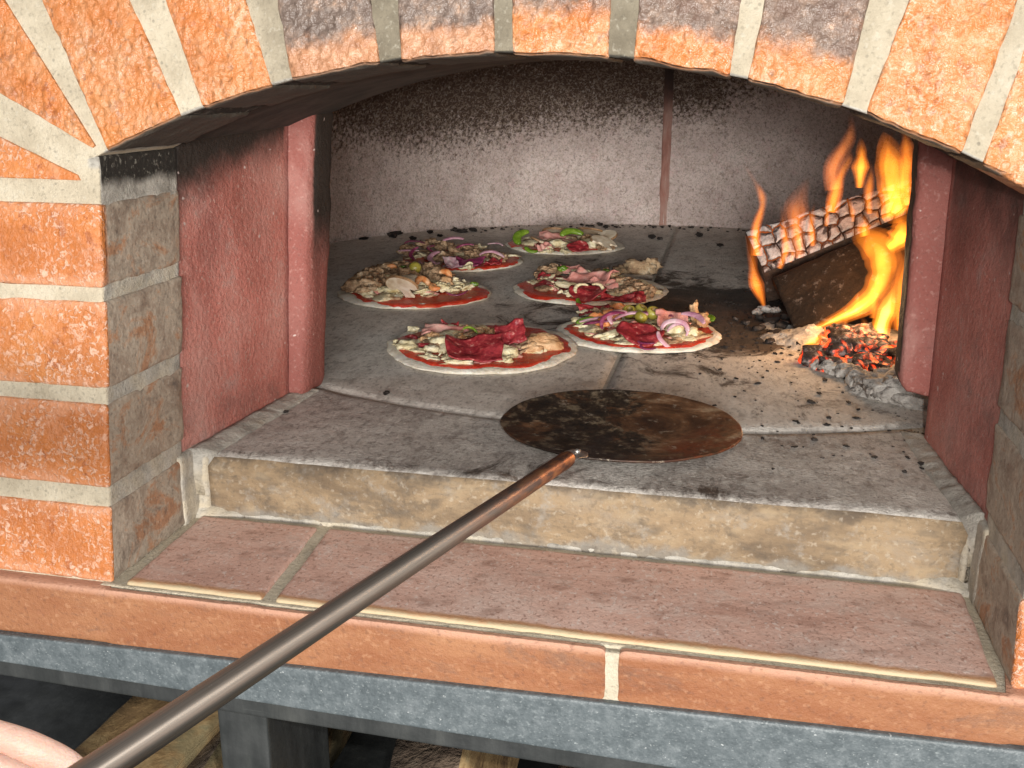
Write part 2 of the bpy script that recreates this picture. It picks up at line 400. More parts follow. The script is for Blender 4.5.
courses = [(-.001, .069), (.087, .162), (.176, .252), (.264, .335)]
def pillar_attrs(side):
    x0 = 0 if side < 0 else W
    def f(w):
        z = w.z; y = w.y - LY * z; u = w.x - LX * z
        inner = (u - x0 > -.007) if side < 0 else (u - x0 < .007)
        top = max(0, (z - .30) / .075)
        s = (0.75 + .75 * top * (1 if y < .1 else .7)) if inner and y > .0035 else (0.0 + max(0, (z - .345) / .05) * .3)
        if inner and z < .07 and y > .003: s += .22
        dz = min([abs(z - q) for c_ in courses for q in c_])
        return s, 0, .56 + .75 * math.exp(-(dz / .011) ** 2) - .2 * (z > .3)
    return f
for side in (-1, 1):
    bm = NB(); at_ = pillar_attrs(side)
    for i, (z0, z1) in enumerate(courses):
        jig = random.uniform(-.0012, .0012)
        if side < 0: x0, x1 = -.26, 0 + jig
        else: x0, x1 = W - jig, W + .26
        block(bm, x0, x1, jig, JD, z0, z1, r=.0026, step=.009, seed=i + 10 * side, amp=.0012, attrs=at_, edge=.003)
        # neighbours further out
        if side < 0: block(bm, -.53, -.275, 0, JD, z0, z1, r=.004, step=.02, seed=i + 70, attrs=at_)
        else: block(bm, W + .275, W + .53, 0, JD, z0, z1, r=.004, step=.02, seed=i + 80, attrs=at_)
    # cut brick under the springing
    if side < 0:
        c = [(-.26, .355), (0 - .020, .3545), (-.26, .456), (-.0225, .359)]
        def fm(a, b, cc):
            u = c[0][0] * (1 - a) + c[1][0] * a; u2 = c[2][0] * (1 - a) + c[3][0] * a
            z = c[0][1] * (1 - a) + c[1][1] * a; z2 = c[2][1] * (1 - a) + c[3][1] * a
            return L(u + (u2 - u) * cc, JD * b, z + (z2 - z) * cc)
        brick(bm, fm, (.24, JD, .06), r=.0025, step=.01, seed=41, amp=.001, attrs=at_)
    else:
        def fm(a, b, cc):
            z2 = .359 * (1 - a) + .456 * a
            return L(W + .022 + .24 * a, JD * b, .3545 + (z2 - .3545) * cc)
        brick(bm, fm, (.24, JD, .06), r=.0025, step=.01, seed=43, amp=.001, attrs=at_)
    pil = opart('brick_pillar', bm, BRICK)
    bm = NB()
    def ma(w):
        z = w.z; y = w.y - LY * z; u = w.x
        inner = (u > -.009) if side < 0 else (u < W + .009)
        edge_ = abs(u - (0 if side < 0 else W)) < .012 and y < .006 and z > .35
        return (.36 + max(0, (z - .333) / .020)) if inner and y > .004 else (.7 if edge_ and z > .365 else 0), 0, 0
    if side < 0: block(bm, -.53, -.0024, .0020, JD - .001, -.004, .375, r=.003, step=.008, seed=5, amp=.0010, attrs=ma)
    else: block(bm, W + .0024, W + .53, .0020, JD - .001, -.004, .375, r=.003, step=.008, seed=6, amp=.0010, attrs=ma)
    opart('mortar', bm, MORTAR, pil)

# arch: voussoirs between the measured joints (angles at the intrados)
vous = [(-25.3, -20.0, -25.3, -20.4), (-18.6, -14.1, -18.75, -14.4), (-12.9, -7.56, -12.8, -7.72), (-6.34, -1.05, -6.26, -1.15),
        (-.12, 5.1, -.3, 4.72), (6.37, 11.5, 6.1, 11.05), (12.35, 17.36, 12.1, 16.8), (18.45, 23.55, 18.3, 22.95), (24.65, 29.4, 23.9, 29.6)]
rref = .06; rt = .235
bm = NB()
def arch_attrs(w):
    z = w.z; y = w.y - LY * z; u = w.x - LX * z
    dx, dz = u - AC[0], z - AC[1]; r = math.hypot(dx, dz) - AR; a = math.degrees(math.atan2(dx, dz))
    s = 1.5 + min(0, .02 - y) * 3 if r < .005 and y > .004 else max(0, .75 - max(0, r) / .0055)
    if abs(a) > 25.55: s = 0
    g = 0
    if -13.5 < a < 18:
        k = 1.0 if a < -7 else (1.05 if a < -.5 else (.62 if a < 5.5 else (.95 if a < 12 else .72)))
        g = k * max(0, min(1.2, (r - .010) / .028))
    cr = .3 if a < -13.4 else (.0 if a < -.5 else .45)
    return s, g, cr
for i, (a0, a1, t0, t1) in enumerate(vous):
    k0, k1 = (t0 - a0) / rref, (t1 - a1) / rref
    jig = random.uniform(-.0007, .0007)
    def fm(a, b, c, a0=a0, a1=a1, k0=k0, k1=k1, jig=jig):
        r = rt * c
        # edges of a straight-sided brick
        e0 = polar(AR + r, a0 + k0 * r, 0); e1 = polar(AR + r, a1 + k1 * r, 0)
        p = e0 + (e1 - e0) * a
        # keep the intrados a true arc
        mid = Vector((p.x - LX * p.z - AC[0], 0, p.z - AC[1]))
        sag = (AR + r) - mid.length
        mid = mid.normalized() * (mid.length + sag * (1 - c))
        return L(AC[0] + mid.x, jig + (JD - .002 - jig) * b, AC[1] + mid.z)
    wd = AR * rad(a1 - a0)
    brick(bm, fm, (wd, JD, rt), r=.0032, step=.0075, seed=i + 20, amp=.0011, sc=70, attrs=arch_attrs, edge=.003)
# the wedge brick low on the left flank and its mirror on the right
c4 = [(-.0105, .3895), (-.0965, .4315), (-.088, .526), (-.004, .383)]
LB = [(-.115, .441), (-.0115, .3855), (-.26, .60), (-.0095, .392)]
def quadmap(q):                                             # q: lo-left, lo-right, hi-left, hi-right
    def f(a, b, c):
        u = (q[0][0] * (1 - a) + q[1][0] * a) * (1 - c) + (q[2][0] * (1 - a) + q[3][0] * a) * c
        z = (q[0][1] * (1 - a) + q[1][1] * a) * (1 - c) + (q[2][1] * (1 - a) + q[3][1] * a) * c
        return L(u, JD * b, z)
    return f
LB = [(-.26, .508), (-.0065, .3815), (-.21, .68), (-.0045, .3835)]
brick(bm, quadmap(LB), (.27, JD, .13), r=.002, step=.01, seed=61, amp=.0014, attrs=arch_attrs)
MB_ = [(W - .044 + .0495, .3815), (W + .26, .508), (W - .044 + .0475, .3835), (W + .21, .68)]
brick(bm, quadmap(MB_), (.27, JD, .13), r=.002, step=.01, seed=62, amp=.0014, attrs=arch_attrs)
arch = opart('brick_arch', bm, BRICKH)
bm = NB()
def arch_m_attrs(w):
    s, g, cr = arch_attrs(w)
    z = w.z; u = w.x - LX * z; a = math.degrees(math.atan2(u - AC[0], z - AC[1]))
    r = math.hypot(u - AC[0], z - AC[1]) - AR; y_ = w.y - LY * z
    if abs(a) > 25.6: return 0, 0, cr
    return ((1.5 if y_ > .006 else max(0, .75 - max(0, r - .002) / .004)) if r < .018 and abs(a) < 25.6 else 0), max(0, min(.85, max(0, (a + 19) / 14)) * (1 if a < 8 else .34)), cr
def fm(a, b, c):
    r = AR + .0022 + (rt - .01) * c; d = -37 + 74 * a
    return polar(r, d, .0022 + (JD - .005) * b)
brick(bm, fm, (1.05, JD - .005, rt - .01), r=.002, step=.006, seed=33, amp=.0013, sc=80, attrs=arch_m_attrs)
opart('mortar', bm, MORTAR, arch)

# red lined throat: side panels with a stop rib at the far end
def panel_attrs(left):
    def f(w):
        z = w.z; y = w.y - LY * z
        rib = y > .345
        if left:
            s = max(0, (z - .268 - .17 * y) / .06)
            if rib: s = max(0, (z - .40) / .03)
            if y > .361 and z > .12: s = max(s, min(1.6, (z - .17) / .10))
            if w.x < .0 and y > .4: s = .5
        else:
            s = max(0, (z - .21) / .17)
            if rib: s = max(0, (z - .42) / .04)
            if y > .361 and z > .1: s = 1.1
        d = max(0, .17 - z) * (5. if left and y < .33 else 1.5)
        if not left and y < .33: d = .35 + max(0, .2 - z)
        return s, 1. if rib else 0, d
    return f
ZT = .50
for left in (True, False):
    bm = NB(); pa = panel_attrs(left)
    x = .006 if left else W - .006
    def wall_y(z): return .35
    if left:
        def fm(a, b, c): return L(-.07 + (.07 - .004 + .017 * b) * a, JD + .001 + (.352 - JD) * b, .070 + (ZT - .07) * c)
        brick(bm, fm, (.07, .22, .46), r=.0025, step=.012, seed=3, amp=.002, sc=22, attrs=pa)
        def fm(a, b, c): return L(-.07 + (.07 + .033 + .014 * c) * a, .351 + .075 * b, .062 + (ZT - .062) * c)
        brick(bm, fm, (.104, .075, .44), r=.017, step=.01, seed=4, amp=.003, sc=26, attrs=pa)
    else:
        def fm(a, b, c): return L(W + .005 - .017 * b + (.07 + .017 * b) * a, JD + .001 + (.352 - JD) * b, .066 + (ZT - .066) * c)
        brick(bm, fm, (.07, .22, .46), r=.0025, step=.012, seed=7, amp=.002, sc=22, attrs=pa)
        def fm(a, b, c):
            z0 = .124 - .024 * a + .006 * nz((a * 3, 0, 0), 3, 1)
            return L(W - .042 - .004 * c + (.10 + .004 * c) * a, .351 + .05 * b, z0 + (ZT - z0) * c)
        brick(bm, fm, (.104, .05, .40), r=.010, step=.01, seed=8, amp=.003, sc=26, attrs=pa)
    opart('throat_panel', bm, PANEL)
# sooted vault over the throat (behind the brick arch)
bm = NB()
def fm(a, b, c): return polar(AR + .006 + .05 * c, -36 + 72 * a, JD + .002 + .275 * b)
brick(bm, fm, (1.0, .27, .05), r=.004, step=.03, seed=12, amp=.002)
opart('throat_vault', bm, SOOT)

# hearth
CC = Vector((.38, 1.2)); CR = .86
FLZ = .066
def hearth_attrs(w):
    x, y = w.x, w.y
    s = 0
    # soot field around the fire and the rear centre
    d = math.hypot((x - .60) / .26, (y - .93) / .28); s += max(0, 1.15 - d) * 1.5
    d = math.hypot((x - .33) / .3, (y - .97) / .33); s += max(0, 1 - d) * .75
    d = math.hypot((x - .42) / .22, (y - 1.25) / .3); s += max(0, 1 - d) * .6
    d = math.hypot((x - .72) / .2, (y - 1.2) / .35); s += max(0, 1 - d) * .6
    d = math.hypot((x - .08) / .05, (y - .63) / .07); s += max(0, 1 - d) * .5
    d = math.hypot((x - .22) / .16, (y - 1.4) / .2); s += max(0, 1 - d) * .5
    d = math.hypot((x - .47) / .16, (y - .60) / .13); s += max(0, 1 - d) * .6
    d = math.hypot((x - .38) / .28, (y - .20) / .06); s += max(0, 1 - d) * .6
    d = math.hypot((x - .14) / .12, (y - .27) / .07); s += max(0, 1 - d) * .35
    d = math.hypot((x - .64) / .14, (y - .50) / .14); s += max(0, 1 - d) * .45
    c = .16 + (.16 if y < .34 else 0)
    d = math.hypot((x - .25) / .2, (y - .22) / .10); c += max(0, 1 - d) * .25
    d = math.hypot((x - .72) / .12, (y - .22) / .2); c += max(0, 1 - d) * .28
    d = math.hypot((x - .08) / .09, (y - .72) / .1); c += max(0, 1 - d) * .4
    if y < .30 and x < .2: c += .05
    for (qx, qy) in ((.179, .672), (-.037, 1.02), (.275, 1.13), (.398, .789), (-.043, 1.366)):
        d = math.hypot(x - qx, y - qy); c += .45 * max(0, 1 - abs(d - .15) / .05) * max(0, .5 + 1.6 * nz((x, y, 0), 9, qx * 10))
    s += max(0, 1 - abs(y - .172) / .02) * .35
    return s, min(1, max(0, (y - arc_y(min(1.2, max(-.44, x)))) / .01 + .5)) * (1 if y < 1.2 else 1), c
def hz(x, y): return FLZ + .0012 * nz((x, y, 0), 14, 2) + .0006 * nz((x, y, 0), 60, 4)
def arc_y(x): d = x - CC.x; return CC.y - math.sqrt(CR * CR - d * d)
def sheet_slab(x0f, x1f, y0f, y1f, nx, ny, front=True, thick=.066, r=.004):
    """slab whose top is a grid between curves: x range by v, y range by u"""
    bm = NB(); ls = [bm.verts.layers.float[k] for k in ('soot', 'grey', 'crust')]
    G = []
    def add(p):
        v = bm.verts.new(p)
        for l, q in zip(ls, hearth_attrs(p)): v[l] = q
        return v
    us = [i / nx for i in range(nx + 1)]; vs = [j / ny for j in range(ny + 1)]
    for j, v in enumerate(vs):
        row = []
        for i, u in enumerate(us):
            x = x0f(v) + (x1f(v) - x0f(v)) * u; y = y0f(x) + (y1f(x) - y0f(x)) * v
            z = hz(x, y)
            if i in (0, nx) or j in (0, ny): z -= .0025
            row.append(add(Vector((x, y, z))))
        G.append(row)
    for j in range(ny):
        for i in range(nx): bm.faces.new((G[j][i], G[j][i + 1], G[j + 1][i + 1], G[j + 1][i]))
    # skirts
    loop = G[0] + [G[j][nx] for j in range(1, ny + 1)] + G[ny][-2::-1] + [G[j][0] for j in range(ny - 1, 0, -1)]
    fr = set(G[0])
    low = []
    zs = [.85, .6, .35, .12, 0] if front else [0]
    prev = loop
    for kz in zs:
        cur = []
        for v in loop:
            p = v.co.copy(); z = p.z * kz - .002 * (kz == 0)
            if v in fr:
                p.y += -.0035 + .002 * nz((p.x, z, 1), 28, 5) + .0018 * nz((p.x, z, 1), 85, 6) - .001
            cur.append(add(Vector((p.x, p.y, z))))
        n = len(loop)
        for k in range(n):
            f = bm.faces.new((prev[k], prev[(k + 1) % n], cur[(k + 1) % n], cur[k]))
            f.material_index = 1 if (loop[k] in fr and loop[(k + 1) % n] in fr) else 0
        prev = cur
    return bm
hearth = None
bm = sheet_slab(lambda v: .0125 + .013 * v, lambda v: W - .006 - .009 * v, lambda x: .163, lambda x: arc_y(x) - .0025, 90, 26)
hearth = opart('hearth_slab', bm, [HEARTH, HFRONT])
# circular chamber floor in two slabs meeting on the axis joint
JX = .384
def back_y(x): d = min(abs(x - CC.x), CR - .02); return CC.y + math.sqrt(CR * CR - d * d) + .02
bm = sheet_slab(lambda v: CC.x - CR + .025, lambda v: JX - .003, lambda x: arc_y(x) + .0025 if abs(x - CC.x) < .83 else CC.y - .1, back_y, 70, 110, False)
opart('hearth_slab', bm, HEARTH)
bm = sheet_slab(lambda v: JX + .003, lambda v: CC.x + CR - .025, lambda x: arc_y(x) + .0025 if abs(x - CC.x) < .83 else CC.y - .1, back_y, 70, 110, False)
opart('hearth_slab', bm, HEARTH)
# bedding mortar under and round the slabs
bm = NB()
def ga(w): return .55, 0, 0
def pa2(w): return (.95 if w.y > .5 else .35), 0, 0
block(bm, -.55, 1.35, .18, 2.15, -.05, FLZ - .0032, lean=False, r=.003, step=.05, attrs=pa2)
bed = opart('hearth_bedding', bm, MORTAR)
# mortar fillets: left and right of the hearth front slab
def fillet(bm, P, w0, w1, h0, h1, n=24, seed=0, aval=.35):
    """lumpy triangular fillet between line P[i]->P[i+1] given as list of (inner top point, outer low point)"""
    ls = bm.verts.layers.float['soot']
    rows = []
    for i in range(n + 1):
        t = i / n; k = t * (len(P) - 1); a = min(int(k), len(P) - 2); f = k - a
        A = P[a][0].lerp(P[a + 1][0], f); B = P[a][1].lerp(P[a + 1][1], f)
        row = []
        for j in range(6):
            q = A.lerp(B, j / 5); s = sin(pi * j / 5)
            q = q + Vector((0, 0, .0012 * s)) + Vector((nz(q, 90, seed), nz(q, 90, seed + 1), nz(q, 90, seed + 2))) * (.0022 if 0 < j < 5 else .0012)
            v = bm.verts.new(q); v[ls] = aval + .3 * nz(q, 30, seed + 4); row.append(v)
        lowA = bm.verts.new(A + Vector((0, 0, -.05))); lowB = bm.verts.new(B + Vector((0, 0, -.05))); row += [lowB, lowA]
        rows.append(row)
    for r0, r1 in zip(rows, rows[1:]):
        for j in range(8):
            bm.faces.new((r0[j], r0[(j + 1) % 8], r1[(j + 1) % 8], r1[j]))
    bm.faces.new(rows[0]); bm.faces.new(rows[-1])
bm = NB(); fillet(bm, [(Vector((-.001, .148, .075)), Vector((.020, .164, .0668))), (Vector((.008, .27, .074)), Vector((.030, .28, .0672))), (Vector((.013, .37, .072)), Vector((.036, .40, .0672)))], 0, 0, 0, 0, 60, 1, .62); opart('mortar_fillet', bm, MORTAR, hearth)
bm = NB(); fillet(bm, [(Vector((W + .003, .148, .079)), Vector((W - .012, .164, .0668))), (Vector((W - .006, .27, .0755)), Vector((W - .024, .28, .0672))), (Vector((W - .010, .37, .0735)), Vector((W - .03, .40, .0672)))], 0, 0, 0, 0, 60, 2, .62); opart('mortar_fillet', bm, MORTAR, hearth)
# vertical fill beside the hearth front
for x0, x1, sd in ((-.004, .0135, 8), (W - .0085, W + .004, 9)):
    bm = NB(); block(bm, *((-.03, .0015) if x0 < .1 else (W - .001, W + .03)), .126, .2, -.004, .074, lean=False, r=.004, step=.006, seed=sd + 3, amp=.0016, sc=50, attrs=lambda w: (.3, 0, 0)); opart('mortar_fillet', bm, MORTAR, hearth)
    bm = NB(); block(bm, x0, x1, .1545, .21, -.003, .0650, lean=False, r=.006, step=.005, seed=sd, amp=.0045, sc=50, attrs=lambda w: (.18, 0, 0))
    opart('mortar_fillet', bm, MORTAR, hearth)
# toe fillet where the sill meets the hearth front
bm = NB(); fillet(bm, [(Vector((.000, .163, .012)), Vector((.000, .146, .0022))), (Vector((.05, .1625, .004)), Vector((.05, .1575, .0022))), (Vector((.38, .1625, .0035)), Vector((.38, .1585, .0022))), (Vector((W - .05, .1625, .005)), Vector((W - .05, .1570, .0022))), (Vector((W - .000, .163, .013)), Vector((W - .000, .144, .0022)))], 0, 0, 0, 0, 140, 3, .45); opart('mortar_fillet', bm, MORTAR, hearth)

# chamber wall
bm = NB(); ls = bm.verts.layers.float['soot']
rows = []; NA = 200
zs = [0.0, .05, .066, .08, .1, .125, .15, .175, .2, .225, .25, .275, .3, .325, .35, .375, .4, .43, .46, .49, .52, .55, .58, .62, .66, .70, .74, .77, .79, .80]
gap = math.asin(.425 / CR)
for z in zs:
    k = max(0, (z - .066) / .7345); rr = CR * (1 - min(k, .9985) ** 2.8) ** (1 / 2.2)
    row = []
    for i in range(NA + 1):
        a = -pi / 2 + gap + (2 * pi - 2 * gap) * i / NA       # opening faces -Y
        p = Vector((CC.x + rr * cos(a), CC.y + rr * sin(a), z))
        p += Vector((cos(a), sin(a), 0)) * (.005 * nz(p, 12, 3) + .002 * nz(p, 45, 5))
        v = bm.verts.new(p)
        az = math.degrees(math.atan2(p.x - CC.x, p.y - CC.y))   # 0 = back
        base = .30 + .025 * sin(az * .05)
        if az < -20: base -= min(.05, (-20 - az) * .002)
        if az > 8: base += min(.04, (az - 8) * .004)
        v[ls] = max(0, (z - base + .085) / .25) * (1 if az < 8 else .85)
        row.append(v)
    rows.append(row)
for A, B in zip(rows, rows[1:]):
    for i in range(NA): bm.faces.new((A[i], A[i + 1], B[i + 1], B[i]))
top = bm.verts.new((CC.x, CC.y, .803))
top[ls] = 1.5
for i in range(NA): bm.faces.new((rows[-1][i], rows[-1][i + 1], top))
wall = opart('chamber_wall', bm, WALL)
so = wall.modifiers.new('thick', 'SOLIDIFY'); so.thickness = .05; so.offset = 1   # outward skin
# vertical joint between two dome segments at the back
bm = NB()
p0 = atY(663, 219, 2.05); az = math.atan2(p0.x - CC.x, p0.y - CC.y)
for (azs, wd) in ((az, .013),):
    pr = []
    for z in zs[1:26]:
        k = max(0, (z - .066) / .7345); rr = CR * (1 - min(k, .9985) ** 2.8) ** (1 / 2.2) - .006
        c = Vector((CC.x + rr * sin(azs), CC.y + rr * cos(azs), z)); t = Vector((cos(azs), -sin(azs), 0)); nI = Vector((sin(azs), cos(azs), 0))
        w_ = wd * (1 + .3 * nz(c, 25, 9))
        pr.append([bm.verts.new(c - t * w_ + nI * .012), bm.verts.new(c - t * w_ * .8 - nI * .001), bm.verts.new(c - t * w_ * .15), bm.verts.new(c + t * w_ * .1 + nI * .004), bm.verts.new(c + t * w_ * .8 - nI * .001), bm.verts.new(c + t * w_ + nI * .012)])
    for A, B in zip(pr, pr[1:]):
        for i in range(5): bm.faces.new((A[i], A[i + 1], B[i + 1], B[i]))
        bm.faces.new((A[5], A[0], B[0], B[5]))
    bm.faces.new(pr[0]); bm.faces.new(pr[-1])
def mat_joint():
    m = NT('stained_joint'); x = m.pos()
    c = m.ramp(m.noise(14, 5, .65, .3, m.map((1, 1, .35))), [(.25, (.13, .055, .04)), (.5, (.29, .14, .11)), (.75, (.38, .25, .21))])
    c = m.mix(m.step(m.add(x['Z'], m.mul(m.noise(12), .1)), .36, .52), c, (.03, .018, .015))
    return m.done(c, .9, m.bump(m.noise(120, 5), .002))
opart('segment_joint', bm, mat_joint(), wall)

# sill: clay tiles between the pillars, edge bricks in front
bm = NB()
def tile_attrs(w): return 0, 0, max(0, 1 - (w.y + .003) / .020)
for (x0, x1, sk) in ((.013, .146, .000), (.158, .748, 0)):
    def fm(a, b, c, x0=x0, x1=x1):
        y = .000 + .149 * b
        xl, xr = (x0 - .006 * b, x1 - .010 * b) if x0 < .1 else (x0 - .010 * b, x1 + .004 * b)
        return Vector((xl + (xr - xl) * a, y, -.03 + .032 * c))
    brick(bm, fm, (x1 - x0, .149, .032), r=.0035, step=.008, seed=int(x0 * 100), amp=.0009, sc=30, attrs=tile_attrs, edge=.0015)
sill = opart('sill_tiles', bm, TILE)
bm = NB()
block(bm, -.012, W + .012, -.0045, .165, -.06, -.0012, lean=False, r=.002, step=.009, seed=2, amp=.0022, sc=50, attrs=lambda w: (.13 if w.y > .01 else 0, 0, 0))
opart('mortar', bm, MORTAR, sill)
bm = NB()
def front_attrs(w): return 0, 0, max(0, min(1, (w.z + .013) / .012))
for (x0, x1) in ((-.53, -.156), (-.143, .4515), (.4625, .93), (.942, 1.3)):
    def fm(a, b, c, x0=x0, x1=x1):
        x = x0 + (x1 - x0) * a
        return Vector((x, -.012 + .05 * b * (1 - .88 * (0 < x < W)), -.0575 + .020 * x + (.0555 - .0175 * x) * c))
    brick(bm, fm, (x1 - x0, .05, .063), r=.005, step=.008, seed=int(x0 * 50) + 60, amp=.0012, sc=30, attrs=front_attrs, edge=.0015)
edge = opart('edge_brick_course', bm, FRONT)
bm = NB(); block(bm, -.53, -.0005, -.006, .06, -.058, -.003, lean=False, r=.002, step=.02, amp=.001); opart('mortar', bm, MORTAR, edge)
bm = NB(); block(bm, W + .0005, 1.3, -.006, .06, -.058, -.003, lean=False, r=.002, step=.02, amp=.001); opart('mortar', bm, MORTAR, edge)
bm = NB(); block(bm, .44, .475, -.0115, -.005, -.050, -.004, lean=False, r=.0015, step=.006, amp=.0006); opart('mortar', bm, MORTAR, edge)
bm = NB(); block(bm, -.16, -.13, -.0115, -.0065, -.060, -.004, lean=False, r=.0015, step=.006, amp=.0006); opart('mortar', bm, MORTAR, edge)
bm = NB(); block(bm, .925, .945, -.0115, -.0065, -.060, -.004, lean=False, r=.0015, step=.006, amp=.0006); opart('mortar', bm, MORTAR, edge)

# ------------------------------------------------------------------ stone slab and steel stand below
bm = NB()
def fm(a, b, c):
    x = -.6 + 2.0 * a
    zt = -.0565 + .020 * x; zb = -.0885 - .019 * (x + .1)
    return Vector((x, -.0180 + .88 * b, zb + (zt - zb) * c))
brick(bm, fm, (2.0, .9, .04), r=.002, step=.04, amp=.0003)
o = finish('stone_slab', bm, GRANITE); tag(o, 'speckled blue grey stone slab with straight front edge under the brick oven', 'stone slab')
stand = tag(empty('steel_stand', (.11, .05, -1.0)), 'black painted square tube steel stand carrying the grey stone slab', 'stand')
def stand_part(name, bm, m=BLACK):
    o = finish(name, bm, m, None); o.parent = stand; o.location = -Vector(stand.location); return o
for x0 in (.092, .87, -.46):
    bm = NB(); block(bm, x0, x0 + .05, .0, .135, -1.0, -.110 - .016 * x0, lean=False, r=.003, step=.05, amp=.0002); stand_part('leg', bm)
    bm = NB(); block(bm, x0, x0 + .05, .62, .67, -1.0, -.110 - .016 * x0, lean=False, r=.003, step=.05, amp=.0002); stand_part('leg', bm)
bm = NB()
def fm(a, b, c):
    x = -.6 + 2.0 * a; zb = -.0885 - .019 * (x + .1) - .0135
    return Vector((x, -.012 + .05 * b, zb - .006 + .019 * c))
brick(bm, fm, (2.0, .05, .02), r=.002, step=.05, amp=.0002); stand_part('rail', bm)
bm = NB(); block(bm, -.6, 1.4, .0, .66, -.47, -.45, lean=False, r=.002, step=.1, amp=.0003); stand_part('shelf', bm)
bm = NB(); block(bm, -.6, 1.4, .67, .69, -1., -.12, lean=False, r=.002, step=.1, amp=.0003); stand_part('back_plate', bm)
# firewood on the shelf
def mat_wood():
    m = NT('split_wood'); g = m.map((.6, .6, 6), (0, .5, .3))
    c = m.ramp(m.noise(16, 6, .7, .8, g), [(.25, (.12, .07, .035)), (.45, (.30, .19, .085)), (.6, (.42, .29, .14)), (.78, (.33, .27, .15))])
    c = m.mix(m.step(m.noise(9, 5), .55, .7, 0, .6), c, (.20, .19, .11))
    return m.done(c, .75, m.bump(m.noise(60, 6, .7, .2, g), .0012))
WOOD = mat_wood()
BARK = mat_simple('wood_bark', [(.3, (.07, .045, .03)), (.6, (.16, .115, .08)), (.8, (.25, .2, .15))], 40, .9, 60, .006)
def split_log(p, prof, ln, yaw, tilt, label, seed):
    """prof: cross-section polygon (x,z) bark side last"""
    bm = NB(); n = 12; rings = []
    M = Matrix.Rotation(yaw, 3, 'Z') @ Matrix.Rotation(tilt, 3, 'X')
    pr = []
    for i in range(len(prof)):
        a = Vector((*prof[i], 0)); b = Vector((*prof[(i + 1) % len(prof)], 0))
        for k in range(5): pr.append(a.lerp(b, k / 5))
    for j in range(n + 1):
        y = ln * j / n; ring = []
        for q in pr:
            v = Vector((q.x, y, q.y)); v += Vector((nz(v, 14, seed), 0, nz(v, 14, seed + 1))) * .006 + Vector((nz(v, 50, seed), 0, nz(v, 50, seed + 1))) * .0012
            ring.append(bm.verts.new(Vector(p) + M @ v))
        rings.append(ring)
    m_ = len(pr)
    for A, B in zip(rings, rings[1:]):
        for k in range(m_):
            f = bm.faces.new((A[k], A[(k + 1) % m_], B[(k + 1) % m_], B[k])); f.material_index = 1 if k >= m_ - 10 else 0
    for Rg in (rings[0], rings[-1]): bm.faces.new(Rg)
    o = finish('firewood_log', bm, [WOOD, BARK])
    return tag(o, label, 'firewood', 'firewood stored under the oven')
split_log((-.20, .02, -.44), [(0, 0), (.14, -.01), (.17, .16), (.06, .175), (-.02, .10)], .42, rad(-4), 0, 'yellow split firewood log under the slab, left of the steel leg', 1)
split_log((-.06, .05, -.44), [(0, 0), (.13, 0), (.14, .15), (.07, .165), (.01, .12)], .4, rad(3), 0, 'mottled tan firewood log directly beside the steel leg', 2)
split_log((.215, .12, -.44), [(0, 0), (.10, 0), (.125, .13), (.07, .19), (-.01, .16)], .35, rad(6), 0, 'greenish split log just right of the steel leg', 3)
split_log((.36, .13, -.44), [(0, 0), (.08, 0), (.09, .06), (.05, .12), (0, .09)], .35, rad(-3), 0, 'thin yellow firewood log low in the middle of the store', 4)
split_log((.44, .10, -.44), [(0, 0), (.10, 0), (.12, .09), (.07, .15), (.02, .135), (-.02, .07)], .35, rad(2), 0, 'rounded brown firewood log, rightmost under the slab', 5)
# ground
bm = NB(); block(bm, -6, 6, -6, 6, -1.06, -1.0, lean=False, r=.01, step=2, amp=0)
GROUND = mat_simple('dark_paving', [(.3, (.05, .048, .045)), (.7, (.09, .085, .08))], 8, .85)
tag(finish('floor', bm, GROUND), None, None, kind='structure')

#@@PART2
FLASH_P, FILL_P, FIRE_P = 5.2, 540, 2.0
# ================================================================== PEEL
def mat_blade():
    m = NT('scorched_steel'); x = m.pos()
    c = m.ramp(m.noise(11, 7, .72, .6), [(.22, (.024, .013, .009)), (.40, (.085, .038, .018)), (.54, (.21, .105, .05)), (.68, (.40, .28, .175)), (.85, (.54, .45, .34))])
    b = m.add(m.noise(9, 6, .7, .5), m.mul(x['X'], -1.0))
    b = m.add(b, m.step(m.math('ABSOLUTE', m.add(x['X'], .03)), .07, .0, 0, .22))
    c = m.mix(m.step(b, .52, .66), c, m.ramp(m.noise(38, 6, .75), [(.35, (.014, .010, .008)), (.55, (.045, .028, .017)), (.68, (.22, .17, .11))]))
    r = m.step(m.add(m.math('SUBTRACT', x['X'], .04), m.mul(x['Y'], -.6)), .03, .07)
    c = m.mix(m.mul(r, m.step(m.noise(20, 5, .7), .38, .58)), c, (.17, .045, .016))
    lip = m.step(m.add(x['Y'], m.mul(m.noise(15, 5), .03)), -.050, -.095)
    c = m.mix(m.mul(lip, .8), c, (.03, .018, .014))
    c = m.mix(m.step(m.noise(60, 6, .75), .62, .72, 0, .45), c, (.5, .42, .32))
    return m.done(c, m.ramp(m.noise(25, 4), [(.3, .35), (.7, .7)]), m.bump(m.noise(60, 6, .7), .0012), metal=.35, spec=.5)
